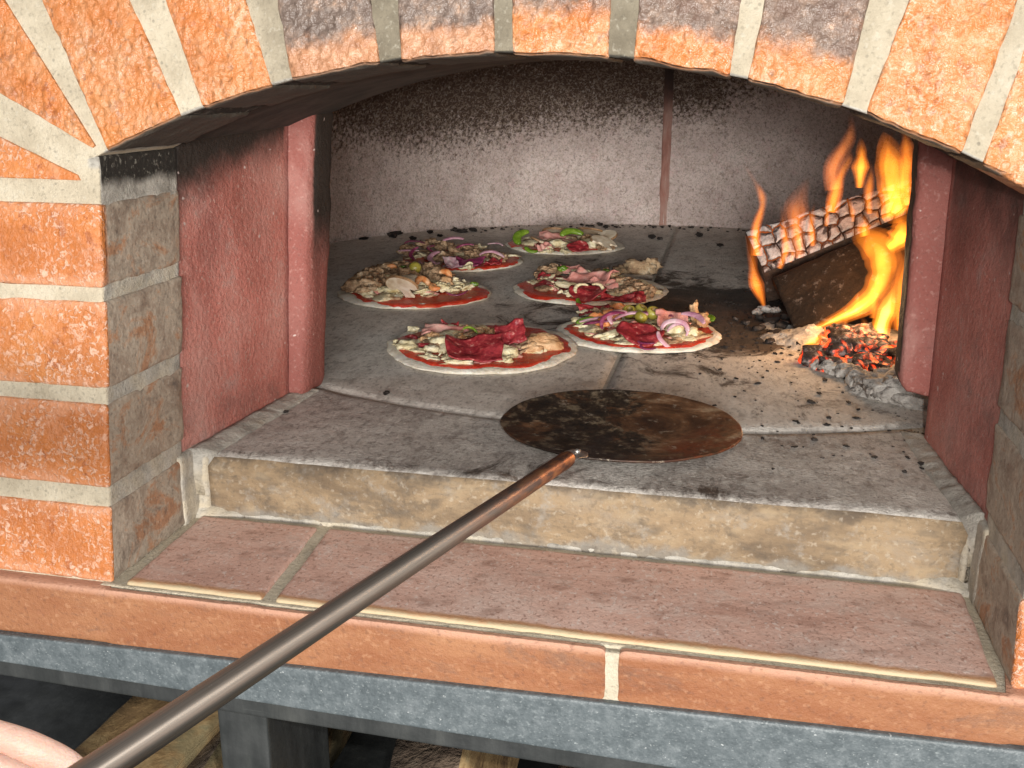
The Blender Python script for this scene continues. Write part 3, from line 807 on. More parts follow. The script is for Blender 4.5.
def mat_handle():
    m = NT('brushed_steel'); st = m.map((1, 60, 60))
    c = m.ramp(m.noise(20, 4, .7, 0, m.map((1.2, 60, 60))), [(.2, (.27, .242, .212)), (.8, (.37, .335, .295))])
    x = m.pos()
    heat = m.step(m.add(x['X'], m.mul(m.noise(30), .04)), .36, .02)
    c = m.mix(m.mul(heat, .85), c, m.ramp(m.noise(40, 4, .6, 0, m.map((1, 4, 4))), [(.3, (.12, .035, .018)), (.6, (.45, .14, .04)), (.8, (.6, .25, .08))]))
    s = m.step(m.noise(160, 4, .75), .86, .92, 0, .7)
    c = m.mix(s, c, (.75, .72, .68))
    mt = m.done(c, .42, None, metal=.95)
    pr = [n for n in m.n if n.type == 'BSDF_PRINCIPLED'][0]
    tn = m.n.new('ShaderNodeTangent'); tn.direction_type = 'RADIAL'; tn.axis = 'X'
    m.t.links.new(tn.outputs[0], pr.inputs['Tangent']); pr.inputs['Anisotropic'].default_value = .88; pr.inputs['Anisotropic Rotation'].default_value = .25
    return mt
pc = at(620, 425, .072)
peel = tag(empty('pizza_peel', pc), 'long handled round steel pizza peel with scorched blade resting on the hearth', 'pizza peel')
tip = at(569, 458, .0775); far = atD(101, 768, .455)
hd = (far - tip).normalized()
bm = bmesh.new()
PR = .1335
G = []
hdir = math.atan2(hd.y, hd.x)
for j, rr in enumerate([0, .2, .4, .6, .75, .86, .93, .97, .99, 1.0]):
    ring = []
    for k in range(96):
        a = 2 * pi * k / 96
        r = PR * rr * (1 + .012 * nz((cos(a), sin(a), 0), 2.2, 1) + .006 * nz((cos(a), sin(a), 0), 7, 2))
        x, y = r * cos(a), r * .845 * sin(a)
        z = .0012 + .007 * max(0, (y / PR)) * rr - .0035 * (1 - rr) + .0012 * nz((x, y, 0), 25, 3)
        ring.append((x, y, z))
    G.append(ring)
topv = [[bm.verts.new(p) for p in ring] for ring in G[1:]]; botv = [[bm.verts.new((p[0], p[1], p[2] - .0022)) for p in ring] for ring in G[1:]]
for VV in (topv, botv):
    c0 = bm.verts.new((0, 0, VV[0][0].co.z - .0004))
    for k in range(96): bm.faces.new((c0, VV[0][k], VV[0][(k + 1) % 96]))
    for A, B in zip(VV, VV[1:]):
        for k in range(96): bm.faces.new((A[k], B[k], B[(k + 1) % 96], A[(k + 1) % 96]))
for k in range(96): bm.faces.new((topv[-1][k], topv[-1][(k + 1) % 96], botv[-1][(k + 1) % 96], botv[-1][k]))
finish('blade', bm, mat_blade(), peel)
# handle in its own frame: +X runs from the blade towards the hand
bm = bmesh.new()
HL = (far - tip).length + .42; hr = .0083
xs = [0, .002, .006, .012] + [HL * k / 40 for k in range(1, 41)]
tube(bm, [(x, 0, 0) for x in xs], [hr * .7, hr * .92, hr] + [hr] * (len(xs) - 3), 40)
h = finish('handle', bm, mat_handle(), peel, loc=tip - pc)
h.rotation_mode = 'QUATERNION'; h.rotation_quaternion = hd.to_track_quat('X', 'Z')
# flattened tang and rivets on the blade
TANG = mat_simple('worn_steel', [(.1, (.2, .17, .15)), (.5, (.5, .47, .43)), (.8, (.7, .68, .65))], 60, .35, metal=.8)
bm = bmesh.new()
flat = Vector((hd.x, hd.y, 0)).normalized()
p0 = tip - pc + hd * .012; 
pts = [p0, tip - pc - flat * .006, tip - pc - flat * .02 + Vector((0, 0, -.003)), tip - pc - flat * .034 + Vector((0, 0, -.0045))]
tube(bm, pts, [.0080, .0095, .0130, .0090], 20, .16)
tg = finish('tang', bm, TANG, peel)
for q in (.010, .024):
    bm = bmesh.new(); c = tip - pc - flat * q
    blob(bm, (c.x, c.y, c.z + .001 - q * .08), (.0035, .0035, .0026), 1, .05, 1, 2); rv = finish('rivet', bm, TANG, tg)

# ================================================================== PIZZAS
def mat_dough():
    m = NT('dough')
    c = m.ramp(m.noise(28, 6, .7), [(.2, (.56, .48, .36)), (.5, (.74, .68, .57)), (.8, (.82, .79, .71))])
    c = m.mix(m.step(m.noise(16, 5, .7), .6, .78, 0, .5), c, (.55, .42, .27))
    c = m.mix(m.step(m.noise(170, 3), .64, .72, 0, .6), c, (.8, .77, .7))
    return m.done(c, .8, m.bump(m.noise(130, 5, .7), .0025), spec=.2, sss=.12)
DOUGH = mat_dough()
SAUCE = mat_simple('tomato_sauce', [(.2, (.30, .012, .006)), (.5, (.52, .030, .012)), (.8, (.60, .085, .03))], 50, .32, 140, .003)
CHEESE = mat_simple('cheese', [(.3, (.60, .50, .28)), (.55, (.74, .66, .44)), (.75, (.80, .75, .58))], 60, .45, 130, .003)
HAM = mat_simple('cooked_ham', [(.3, (.52, .20, .17)), (.55, (.64, .31, .27)), (.75, (.70, .45, .38))], 40, .4, 150, .001)
SALAMI = mat_simple('salami', [(.3, (.19, .013, .020)), (.55, (.30, .028, .034)), (.66, (.36, .05, .05)), (.76, (.58, .25, .22))], 130, .34, 180, .0012)
TUNA = mat_simple('tuna_flakes', [(.25, (.16, .09, .045)), (.45, (.34, .21, .12)), (.62, (.48, .33, .20)), (.8, (.58, .46, .32))], 55, .6, 90, .004)
CHICKEN = mat_simple('chicken', [(.3, (.42, .22, .10)), (.55, (.58, .36, .19)), (.8, (.70, .54, .36))], 45, .5, 100, .003)
SHRIMP = mat_simple('shrimp', [(.3, (.55, .17, .05)), (.55, (.64, .30, .12)), (.8, (.72, .5, .32))], 60, .4, 100, .002)
MUSH = mat_simple('mushroom_flesh', [(.3, (.50, .38, .25)), (.55, (.68, .58, .44)), (.8, (.76, .70, .58))], 40, .55, 90, .001)
MUSHC = mat_simple('mushroom_cap', [(.3, (.16, .085, .04)), (.7, (.34, .2, .1))], 50, .55)
ONION = mat_simple('onion_flesh', [(.25, (.34, .12, .21)), (.55, (.52, .30, .36)), (.8, (.68, .55, .56))], 30, .3, 150, .0006, mscale=(1, 1, 1))
ONIONP = mat_simple('onion_skin', [(.3, (.11, .012, .045)), (.6, (.24, .04, .10)), (.8, (.42, .16, .23))], 40, .28)
PEPPER = mat_simple('green_pepper', [(.3, (.075, .14, .010)), (.6, (.15, .25, .022)), (.8, (.27, .36, .07))], 40, .25)
OLIVE = mat_simple('olive', [(.3, (.20, .17, .022)), (.6, (.33, .29, .05)), (.8, (.42, .37, .09))], 40, .28)
OLIVEIN = mat_simple('olive_hollow', [(.3, (.10, .06, .015)), (.7, (.2, .14, .03))], 40, .5)

def mk_pizza(px, py, R, label, seed, sx=1., sq=1., rot=0., sauce_off=(0, 0), sauce_r=.87):
    c = at(px, py, FLZ + .008); c.z = FLZ + .001
    e = tag(empty('pizza', c), label, 'pizza', 'pizzas baking on the oven floor')
    bm = bmesh.new(); N = 120
    prof = [(0, .004), (.3, .0042), (.55, .004), (.72, .0044), (.80, .0056), (.86, .0068), (.91, .0072), (.955, .0064), (.985, .0044), (1.0, .0022), (.985, .0006), (.9, 0), (.5, 0)]
    def outl(a):
        d = Vector((cos(a), sin(a), 0))
        return R * (1 + .045 * nz(d, 1.1, seed) + .034 * nz(d, 3.5, seed + 1) + .022 * nz(d, 9, seed + 2) + .008 * nz(d, 22, seed + 3))
    rows = []
    for r, z in prof[1:]:
        ring = []
        for k in range(N):
            a = 2 * pi * k / N; rr = outl(a) * r
            x, y = rr * cos(a) * sx, rr * sin(a) * sq
            zz = z * (1 + .35 * nz((x, y, 0), 28, seed)) if z > .001 else z
            zz += .0012 * nz((x, y, 1), 70, seed) * (z > .003)
            ring.append(bm.verts.new((x, y, max(0, zz))))
        rows.append(ring)
    c0 = bm.verts.new((0, 0, .004))
    for k in range(N): bm.faces.new((c0, rows[0][k], rows[0][(k + 1) % N]))
    for A, B in zip(rows, rows[1:]):
        for k in range(N): bm.faces.new((A[k], B[k], B[(k + 1) % N], A[(k + 1) % N]))
    bm.faces.new(rows[-1])
    finish('dough', bm, DOUGH, e)
    bm = bmesh.new(); rows = []
    pf = [(.25, .0068), (.5, .007), (.7, .0075), (.85, .0082), (.94, .0088), (1., .0072), (1.01, .004)]
    for r, z in pf:
        ring = []
        for k in range(N):
            a = 2 * pi * k / N; d = Vector((cos(a), sin(a), 0))
            rr = outl(a) * sauce_r * r * (1 + .06 * nz(d, 2.5, seed + 5) + .035 * nz(d, 7, seed + 6))
            x, y = rr * cos(a) * sx + sauce_off[0], rr * sin(a) * sq + sauce_off[1]
            ring.append(bm.verts.new((x, y, z + .0012 * nz((x, y, 2), 60, seed))))
        rows.append(ring)
    c0 = bm.verts.new((sauce_off[0], sauce_off[1], .0068))
    for k in range(N): bm.faces.new((c0, rows[0][k], rows[0][(k + 1) % N]))
    for A, B in zip(rows, rows[1:]):
        for k in range(N): bm.faces.new((A[k], B[k], B[(k + 1) % N], A[(k + 1) % N]))
    finish('sauce', bm, SAUCE, e)
    e['_c'] = 0; del e['_c']
    return e, c
class Top:
    """adds toppings given by the spot on the pizza they lie on"""
    def __init__(s, e, c): s.e = e; s.c = c; s.k = 0
    def P(s, px, py, h):
        p = at(px, py, FLZ + .001 + h) - s.c; return p
    def rs(s): s.k += 1; return hash((round(s.c.x * 1e4), s.k)) % 97 + s.k
    def lump(s, name, mat, px, py, h, sz, amp=.35, rot=0, tilt=0, sc=1.5):
        sz = tuple(k * 1.15 for k in sz); bm = bmesh.new(); blob(bm, s.P(px, py, h), sz, s.rs(), amp * 1.3, sc, 3, rot, tilt); return finish(name, bm, mat, s.e)
    def flakes(s, name, mat, spots, n=14, spread=.022, r=(.004, .008), h=.012):
        for (px, py) in spots:
            bm = bmesh.new(); rn = random.Random(s.rs())
            p0 = s.P(px, py, h)
            for i in range(n):
                a = rn.uniform(0, 2 * pi); q = rn.random() ** .6
                p = p0 + Vector((cos(a) * q * spread, sin(a) * q * spread * .9, (1 - q) * .011 - .003))
                rr = rn.uniform(*r)
                blob(bm, p, (rr * rn.uniform(.8, 1.6), rr, rr * rn.uniform(.5, .9)), rn.randint(0, 99), .7, 1.8, 3, rn.uniform(0, 6), rn.uniform(-.7, .7))
            finish(name, bm, mat, s.e)
    def fill(s, R, n=20, seed=0, mats=None, h=.0075, off=(0, 0)):
        # the mixed bed of small pieces under the larger toppings
        for name, mat, k in mats or (('tuna_flakes', TUNA, .9), ('cheese_flakes', CHEESE, 1.), ('ham_shreds', HAM, .5)):
            bm = bmesh.new(); rn = random.Random(seed + int(k * 10))
            for i in range(int(n * k * .6)):
                a = rn.uniform(0, 2 * pi); q = R * rn.random() ** .55
                rr = rn.uniform(.007, .014) * (1.35 if mat is CHEESE else 1)
                blob(bm, Vector((off[0] + cos(a) * q, off[1] + sin(a) * q, h + .008 * (1 - q / R) * rn.random())), (rr * rn.uniform(1.1, 2.), rr * 1.1, rr * rn.uniform(.22, .42)), rn.randint(0, 99), .6, 1.5, 3, rn.uniform(0, 6), rn.uniform(-.5, .5))
            finish(name, bm, mat, s.e)
    def shreds(s, spots, n=6, spread=.015, h=.012, r=.0022):
        for (px, py) in spots[::2]:
            bm = bmesh.new(); rn = random.Random(s.rs())
            p0 = s.P(px, py, h)
            blob(bm, p0 - Vector((0, 0, .003)), (spread * rn.uniform(.7, 1.0), spread * rn.uniform(.5, .8), .0035), rn.randint(0, 99), 1., 1.8, 3, rn.uniform(0, 3))
            for i in range(max(1, n // 2)):
                p = p0 + Vector((rn.uniform(-1, 1) * spread, rn.uniform(-1, 1) * spread, rn.uniform(-.004, .001)))
                a = rn.uniform(0, 6.3); l = rn.uniform(.004, .011); b = rn.uniform(-.8, .8); rr = r * rn.uniform(.6, 1.4)
                pts = [p + Vector((cos(a + b * t) * l * t, sin(a + b * t) * l * t, .003 * (1 - t * t) + rn.uniform(-.001, .001))) for t in (-1, -.5, 0, .5, 1)]
                tube(bm, pts, [rr * .5, rr, rr * 1.2, rr, rr * .5], 7)
            finish('cheese_shreds', bm, CHEESE, s.e)
    def slice_(s, name, mat, px, py, h, w, d, rot=0, tilt=0, roll=0, wave=.004, th=.0016, fold=0., circ=False):
        w *= 1.22; d *= 1.22; tilt *= .75; bm = bmesh.new(); n = 18; sd = s.rs(); M = Matrix.Rotation(rot, 3, 'Z') @ Matrix.Rotation(tilt, 3, 'X') @ Matrix.Rotation(roll, 3, 'Y'); c = s.P(px, py, h)
        def pt(i, j, o):
            u, v = i / n * 2 - 1, j / n * 2 - 1
            if circ:
                k = max(abs(u), abs(v)); l = math.hypot(u, v) or 1; u, v = u * k / l, v * k / l
            u *= 1 + .15 * nz((u, v, 0), 1.3, sd); v *= 1 + .15 * nz((u, v, 0), 1.3, sd + 1)
            x, y = u * w / 2, v * d / 2
            z = wave * (nz((u, v, 0), 1.5, sd + 2) * 2 + sin(u * 2.6 + sd) * .5) + fold * abs(u + .2 * v) ** 1.4 - fold * .4
            return c + M @ Vector((x, y, z + o))
        T = [[bm.verts.new(pt(i, j, th / 2)) for i in range(n + 1)] for j in range(n + 1)]
        B = [[bm.verts.new(pt(i, j, -th / 2)) for i in range(n + 1)] for j in range(n + 1)]
        for Q in (T, B):
            for j in range(n):
                for i in range(n): bm.faces.new((Q[j][i], Q[j][i + 1], Q[j + 1][i + 1], Q[j + 1][i]))
        lt = T[0] + [T[j][n] for j in range(1, n + 1)] + T[n][-2::-1] + [T[j][0] for j in range(n - 1, 0, -1)]
        lb = B[0] + [B[j][n] for j in range(1, n + 1)] + B[n][-2::-1] + [B[j][0] for j in range(n - 1, 0, -1)]
        for k in range(len(lt)): bm.faces.new((lt[k], lt[(k + 1) % len(lt)], lb[(k + 1) % len(lt)], lb[k]))
        return finish(name, bm, mat, s.e)
    def mush(s, px, py, h, sz, rot=0, tilt=.6, roll=0):
        # cap half disc with stem, seen in section
        out = [(cos(rad(a)) * 1.0, sin(rad(a)) * .8 + .1) for a in range(-8, 189, 12)]
        out += [(-.95, -.12), (-.72, -.2), (-.45, -.08), (-.28, -.25), (-.24, -.62), (-.3, -.82), (.3, -.84), (.24, -.6), (.28, -.24), (.45, -.08), (.72, -.2), (.95, -.12)]
        bm = bmesh.new(); c = s.P(px, py, h); M = Matrix.Rotation(rot, 3, 'Z') @ Matrix.Rotation(tilt, 3, 'X') @ Matrix.Rotation(roll, 3, 'Y'); th = .005
        rings = []
        for o, k in ((-th / 2, .94), (-th * .3, 1.), (th * .3, 1.), (th / 2, .94)):
            rings.append([bm.verts.new(c + M @ Vector((x * sz * k, y * sz * k, o + .0015 * sin(x * 2)))) for x, y in out])
        n = len(out)
        for A, B in zip(rings, rings[1:]):
            for k in range(n):
                f = bm.faces.new((A[k], A[(k + 1) % n], B[(k + 1) % n], B[k])); f.material_index = 1 if k < 17 else 0
        bm.faces.new(rings[0]); bm.faces.new(rings[-1])
        bmesh.ops.triangulate(bm, faces=[f for f in bm.faces if len(f.verts) > 4])
        return finish('mushroom_slice', bm, [MUSH, MUSHC], s.e, smooth=False)
    def ring(s, name, mat, px, py, h, R, r, a0, a1, rot=0, tilt=0, flat=.5, seg=24, roll=0, taper=True):
        bm = bmesh.new(); c = s.P(px, py, h); M = Matrix.Rotation(rot, 3, 'Z') @ Matrix.Rotation(tilt, 3, 'X') @ Matrix.Rotation(roll, 3, 'Y'); sd = s.rs()
        pts = []; rs = []
        for k in range(seg + 1):
            a = rad(a0 + (a1 - a0) * k / seg); Rk = R * (1 + .12 * nz((cos(a), sin(a), 0), 1.2, sd))
            pts.append(c + M @ Vector((Rk * cos(a), Rk * sin(a) * .85, .002 * sin(a * 2 + sd))))
            rs.append(r * (1 - .55 * abs(2 * k / seg - 1) ** 3 if taper else 1))
        tube(bm, pts, rs, 10, flat, up=M @ Vector((0, 0, 1)))
        return finish(name, bm, mat, s.e)
    def olive(s, px, py, h, r, rot=0, cut=True, tilt=.5):
        bm = bmesh.new(); c = s.P(px, py, h); M = Matrix.Rotation(rot, 3, 'Z') @ Matrix.Rotation(tilt, 3, 'X')
        prof = [(0, -.9), (.5, -.8), (.85, -.45), (1, 0), (.93, .35), (.75, .62)] + ([(.5, .66), (.34, .55), (.26, .1), (0, 0)] if cut else [(.45, .85), (0, .95)])
        rings = []
        for (q, z) in prof:
            rings.append([bm.verts.new(c + M @ Vector((q * r * cos(2 * pi * k / 20), q * r * sin(2 * pi * k / 20), z * r))) for k in range(20)])
        for i, (A, B) in enumerate(zip(rings, rings[1:])):
            for k in range(20):
                f = bm.faces.new((A[k], A[(k + 1) % 20], B[(k + 1) % 20], B[k])); f.material_index = 1 if cut and i >= 6 else 0
        bmesh.ops.remove_doubles(bm, verts=bm.verts, dist=1e-5)
        return finish('olive_slice' if cut else 'olive', bm, [OLIVE, OLIVEIN], s.e)

# front pizza
e, c = mk_pizza(482, 344, .140, 'front pizza by the peel, topped with folded dark red salami and pale cheese', 3, sauce_off=(.004, -.004), sauce_r=.89)
t = Top(e, c)
t.slice_('salami_slice', SALAMI, 474, 348, .024, .064, .052, .35, .42, .1, .0035, fold=.011)
t.slice_('salami_slice', SALAMI, 511, 333, .032, .034, .032, .4, .85, -.25, .003, fold=.006)
t.slice_('ham_slice', HAM, 445, 331, .015, .055, .03, .1, .25, 0, .004)
t.slice_('ham_slice', HAM, 522, 344, .013, .04, .03, -.5, .3, 0, .004)
t.slice_('salami_slice', SALAMI, 450, 326, .017, .022, .016, .3, .3)
t.lump('chicken_piece', CHICKEN, 543, 343, .014, (.026, .02, .010), .4)
t.lump('chicken_piece', CHICKEN, 531, 348, .012, (.013, .012, .007), .4)
t.lump('cheese_chunk', CHEESE, 446, 343, .014, (.018, .014, .009), .35)
t.lump('cheese_chunk', CHEESE, 406, 346, .012, (.013, .010, .006), .4)
t.lump('cheese_chunk', CHEESE, 505, 352, .013, (.016, .012, .008), .3)
t.lump('cheese_chunk', CHEESE, 413, 329, .011, (.008, .006, .004), .4)
t.lump('cheese_chunk', CHEESE, 432, 349, .012, (.010, .008, .005), .4)
t.flakes('tuna_flakes', CHICKEN, [(464, 330), (484, 332), (458, 340), (432, 339)], 9, .016, (.004, .007))
t.lump('salami_bit', SALAMI, 424, 345, .012, (.009, .006, .003), .3)
t.lump('salami_bit', SALAMI, 412, 337, .012, (.008, .005, .003), .3)
t.ring('pepper_strip', PEPPER, 471, 335, .022, .014, .002, 10, 130, .8, .8, 1.)
t.shreds([(430, 355), (420, 351), (450, 355), (545, 353), (470, 356), (497, 330), (500, 358), (433, 332), (405, 341), (524, 350), (485, 355), (450, 350)], 4, .016, .012)
t.fill(.112, 44, 1, off=(0, -.004))
# left pizza
e, c = mk_pizza(415, 290, .138, 'leftmost pizza, heaped with tuna, shrimp, an olive and a big mushroom slice', 8, sauce_off=(.012, -.012), sauce_r=.885)
t = Top(e, c)
t.flakes('tuna_flakes', TUNA, [(376, 275), (387, 271), (397, 269), (410, 270), (425, 270), (368, 280), (438, 275), (362, 286), (402, 277)], 12, .028, (.0075, .013), .020)
t.flakes('cheese_flakes', CHEESE, [(375, 284), (385, 281), (455, 283), (366, 290), (440, 288), (420, 285)], 9, .022, (.005, .008), .014)
t.mush(403, 287, .030, .033, 2.7, .85, .2)
t.lump('mushroom_slice', MUSH, 412, 280, .028, (.018, .012, .006), .3, .3, .6)
t.ring('shrimp', SHRIMP, 424, 283, .026, .013, .0062, -40, 160, 1.2, .5, .9)
t.ring('shrimp', SHRIMP, 443, 276, .026, .012, .0062, -90, 130, .2, .8, .9)
t.ring('shrimp', SHRIMP, 437, 288, .018, .011, .0055, -20, 190, 2.2, .3, .9)
t.ring('shrimp', SHRIMP, 392, 268, .026, .011, .0055, -20, 170, 2.9, .5, .9)
t.lump('chicken_piece', CHICKEN, 361, 283, .018, (.020, .014, .011), .35)
t.lump('chicken_piece', CHICKEN, 446, 282, .020, (.012, .010, .008), .4)
t.olive(415, 268, .034, .0125, 0, False, .4)
t.lump('green_pepper_bit', PEPPER, 403, 267, .030, (.006, .004, .003), .3)
t.lump('green_pepper_bit', PEPPER, 474, 284, .016, (.007, .004, .004), .3)
t.ring('onion_strip', ONIONP, 456, 290, .016, .022, .0022, 200, 330, .6, .2, .6)
t.shreds([(378, 288), (388, 284), (460, 283), (370, 293), (450, 287)], 6, .018, .016, .0018)
t.fill(.106, 50, 2, off=(-.006, .01))
# rear left pizza
e, c = mk_pizza(459, 258, .140, 'rear left pizza, strewn with red onion strips over brown tuna', 14, sauce_off=(.008, -.008), sauce_r=.885)
t = Top(e, c)
t.flakes('tuna_flakes', TUNA, [(421, 246), (432, 244), (453, 252), (476, 254), (487, 256), (466, 248), (445, 247), (409, 250), (497, 257), (440, 256)], 12, .028, (.005, .009), .014)
for (px, py, h, R, a0, a1, rot, tl, mt, r) in [
    (445, 258, .022, .032, 100, 220, .5, .3, ONION, .006), (425, 254, .024, .030, 120, 230, .2, .6, ONIONP, .004), (452, 243, .03, .030, 40, 140, .1, .3, ONION, .0055),
    (412, 254, .018, .034, 30, 120, .9, .2, ONION, .0042), (438, 250, .022, .026, 60, 200, 1.2, .4, ONIONP, .0035), (466, 250, .022, .030, 80, 190, -.3, .3, ONIONP, .004),
    (491, 258, .018, .028, 20, 160, 0, .4, ONION, .0042), (487, 248, .018, .036, 40, 120, -.4, .2, ONION, .0032), (431, 260, .018, .026, 190, 320, .2, .3, ONION, .0038),
    (472, 260, .016, .028, 200, 330, .3, .2, ONIONP, .004), (415, 246, .022, .028, 40, 150, .3, .3, ONIONP, .003), (456, 263, .014, .03, 210, 320, 0, .2, ONION, .004)]:
    t.ring('onion_strip', mt, px, py, h, R, r, a0, a1, rot, tl, .45)
t.slice_('onion_layer', ONIONP, 466, 262, .017, .062, .034, -.25, .3, 0, .004, .002, .006)
t.slice_('onion_layer', ONION, 451, 262, .019, .022, .030, .5, .5, 0, .003, .002, .004)
t.slice_('ham_slice', SALAMI, 493, 262, .013, .03, .024, .1, .2)
t.shreds([(468, 266), (442, 264), (480, 246)], 4, .016, .014)
t.fill(.108, 46, 3, (('tuna_flakes', TUNA, .9), ('cheese_flakes', CHEESE, .5)), off=(0, .006))
# rear pizza
e, c = mk_pizza(565, 243, .139, 'rearmost pizza, with green pepper strips and browned mushroom slices', 21, sauce_off=(-.006, -.006), sauce_r=.89)
t = Top(e, c)
t.ring('pepper_strip', PEPPER, 531, 239, .024, .032, .011, 95, 215, .3, .5, .6)
t.ring('pepper_strip', PEPPER, 534, 248, .014, .018, .006, 170, 300, .2, .3, .6)
t.ring('pepper_strip', PEPPER, 574, 238, .030, .030, .010, 40, 160, .3, .5, .6)
t.mush(543, 242, .022, .034, 1.3, .35, .3); t.mush(592, 232, .032, .042, 2.2, .3, .25); t.mush(604, 243, .022, .034, .5, .4, .3); t.mush(557, 231, .03, .036, 3.4, .35); t.mush(606, 236, .028, .03, 5.2, .35, .2)
t.slice_('ham_slice', HAM, 552, 237, .022, .05, .04, .1, .4, 0, .004)
t.slice_('salami_slice', SALAMI, 578, 246, .022, .040, .032, .1, .7, 0, .003, circ=True)
t.slice_('ham_slice', HAM, 544, 246, .018, .03, .025, .5, .4)
t.lump('cheese_chunk', CHEESE, 562, 231, .026, (.03, .018, .008), .35)
t.lump('cheese_chunk', CHEESE, 557, 243, .018, (.016, .012, .007), .35)
t.lump('cheese_chunk', CHEESE, 591, 245, .016, (.012, .01, .007), .35)
t.flakes('tuna_flakes', TUNA, [(598, 245), (605, 247), (588, 239), (550, 243)], 8, .02, (.004, .007), .014)
t.shreds([(566, 250), (590, 250), (548, 250), (608, 240)], 4, .018, .012)
t.fill(.108, 34, 4, off=(0, .004))
# middle pizza
e, c = mk_pizza(590, 287, .143, 'middle pizza behind the olive one, with ham, cheese strips and salami', 27, sauce_off=(-.006, -.006), sauce_r=.885, sq=.98)
t = Top(e, c)
t.slice_('salami_slice', SALAMI, 552, 284, .013, .05, .034, .4, .2, 0, .003, circ=True)
t.slice_('salami_slice', SALAMI, 547, 277, .016, .03, .024, .2, .3, 0, .003)
t.slice_('salami_slice', SALAMI, 588, 291, .022, .060, .046, -.3, .45, 0, .003, fold=.006, circ=True)
t.slice_('ham_slice', HAM, 591, 277, .024, .068, .05, -.4, .4, 0, .006)
t.slice_('ham_slice', HAM, 604, 285, .018, .04, .04, .3, .3, 0, .004)
t.slice_('ham_slice', HAM, 571, 269, .022, .03, .022, .3, .5)
t.lump('cheese_chunk', CHEESE, 567, 285, .017, (.022, .009, .006), .35, -.3)
t.lump('cheese_chunk', CHEESE, 580, 273, .022, (.018, .009, .006), .35, .2)
t.ring('cheese_strip', CHEESE, 585, 290, .026, .018, .0034, 60, 200, .4, .4, .6)
t.ring('cheese_strip', CHEESE, 594, 289, .027, .016, .0034, -60, 100, .2, .4, .6)
t.flakes('tuna_flakes', TUNA, [(632, 286), (622, 282), (641, 289), (612, 279), (553, 270), (546, 272), (628, 291), (647, 292), (605, 273)], 12, .027, (.005, .009), .014)
t.lump('pepper_bit', PEPPER, 563, 269, .022, (.010, .006, .005), .3); t.lump('pepper_bit', PEPPER, 606, 272, .022, (.010, .006, .005), .3)
t.ring('pepper_strip', PEPPER, 587, 302, .012, .018, .004, 120, 220, .9, .3, .6)
t.slice_('salami_slice', SALAMI, 617, 298, .013, .05, .020, 0, .4); t.slice_('salami_slice', SALAMI, 635, 297, .013, .03, .02, .3, .4)
t.shreds([(551, 280), (556, 290), (600, 278), (610, 290), (571, 291), (545, 286), (605, 284)], 4, .018, .016)
t.fill(.110, 40, 5, off=(0, .002))
# right pizza
e, c = mk_pizza(639, 330, .122, 'right hand pizza beside the fire, with sliced olives and purple onion rings', 33, sauce_off=(.002, -.004), sauce_r=.88, sx=1.03)
t = Top(e, c)
for (px, py, r, rt) in ((629, 312, .0115, .2), (641, 310, .0105, 1.2), (641, 317, .0105, 2.2), (653, 313, .0115, .6)): t.olive(px, py, .027, r, rt)
for (px, py, s_) in ((597, 318, .012), (611, 316, .014), (618, 307, .010), (662, 314, .011), (603, 323, .009)): t.lump('shrimp', SHRIMP, px, py, .019, (s_, s_ * .8, s_ * .6), .45)
t.slice_('salami_slice', SALAMI, 640, 333, .021, .056, .05, -.2, .35, .1, .004, fold=.008, circ=True)
t.slice_('salami_slice', HAM, 634, 330, .019, .03, .034, -.2, .35, .1, .003, circ=True)
t.slice_('salami_slice', SALAMI, 596, 310, .016, .05, .028, .3, .3); t.slice_('ham_slice', HAM, 672, 318, .026, .04, .03, .3, .5)
for (px, py, h, R, a0, a1, rot, tl, mt, r) in [
    (610, 330, .018, .045, 95, 165, -.2, .2, ONIONP, .0045), (605, 328, .016, .05, 95, 150, 0, .2, ONION, .004), (626, 321, .026, .028, 60, 190, .7, .5, ONION, .005), (622, 325, .024, .032, 70, 190, .4, .5, ONIONP, .0035),
    (636, 324, .022, .038, 70, 160, -.1, .3, ONION, .004), (675, 331, .021, .020, 10, 180, -.1, .8, ONION, .0042), (678, 331, .020, .014, -30, 190, -.1, .8, ONION, .003), (683, 327, .022, .034, 30, 120, -.5, .6, ONION, .005),
    (652, 321, .022, .036, 40, 140, -.2, .3, ONIONP, .0038), (655, 336, .018, .034, 200, 290, -.3, .2, ONIONP, .003), (651, 345, .010, .016, 150, 270, .6, .2, ONIONP, .003), (672, 336, .02, .022, 150, 260, .6, .8, ONION, .004)]:
    t.ring('onion_ring' if a1 - a0 > 150 else 'onion_strip', mt, px, py, h, R, r, a0, a1, rot, tl, .45)
t.ring('pepper_strip', PEPPER, 590, 326, .014, .026, .0055, 60, 140, .3, .3, .6)
t.ring('pepper_strip', PEPPER, 697, 322, .018, .024, .006, 20, 120, -.5, .4, .6); t.ring('pepper_strip', PEPPER, 656, 318, .022, .022, .005, 30, 130, -.3, .4, .6)
t.lump('cheese_chunk', CHEESE, 582, 321, .011, (.014, .009, .005), .4); t.lump('cheese_chunk', CHEESE, 692, 332, .016, (.008, .007, .005), .4); t.lump('cheese_chunk', CHEESE, 586, 313, .012, (.012, .008, .005), .4)
t.lump('cheese_chunk', CHEESE, 675, 329, .018, (.012, .010, .008), .3)
t.lump('chicken_piece', CHICKEN, 703, 320, .02, (.010, .009, .010), .4); t.lump('chicken_piece', CHICKEN, 694, 311, .028, (.006, .007, .014), .4)
t.flakes('tuna_flakes', TUNA, [(685, 330), (600, 313), (690, 318), (612, 309)], 9, .02, (.004, .007), .014)
t.shreds([(605, 334), (690, 336), (583, 324), (665, 338), (625, 338)], 4, .015, .012)
t.fill(.094, 38, 6, off=(0, .003))

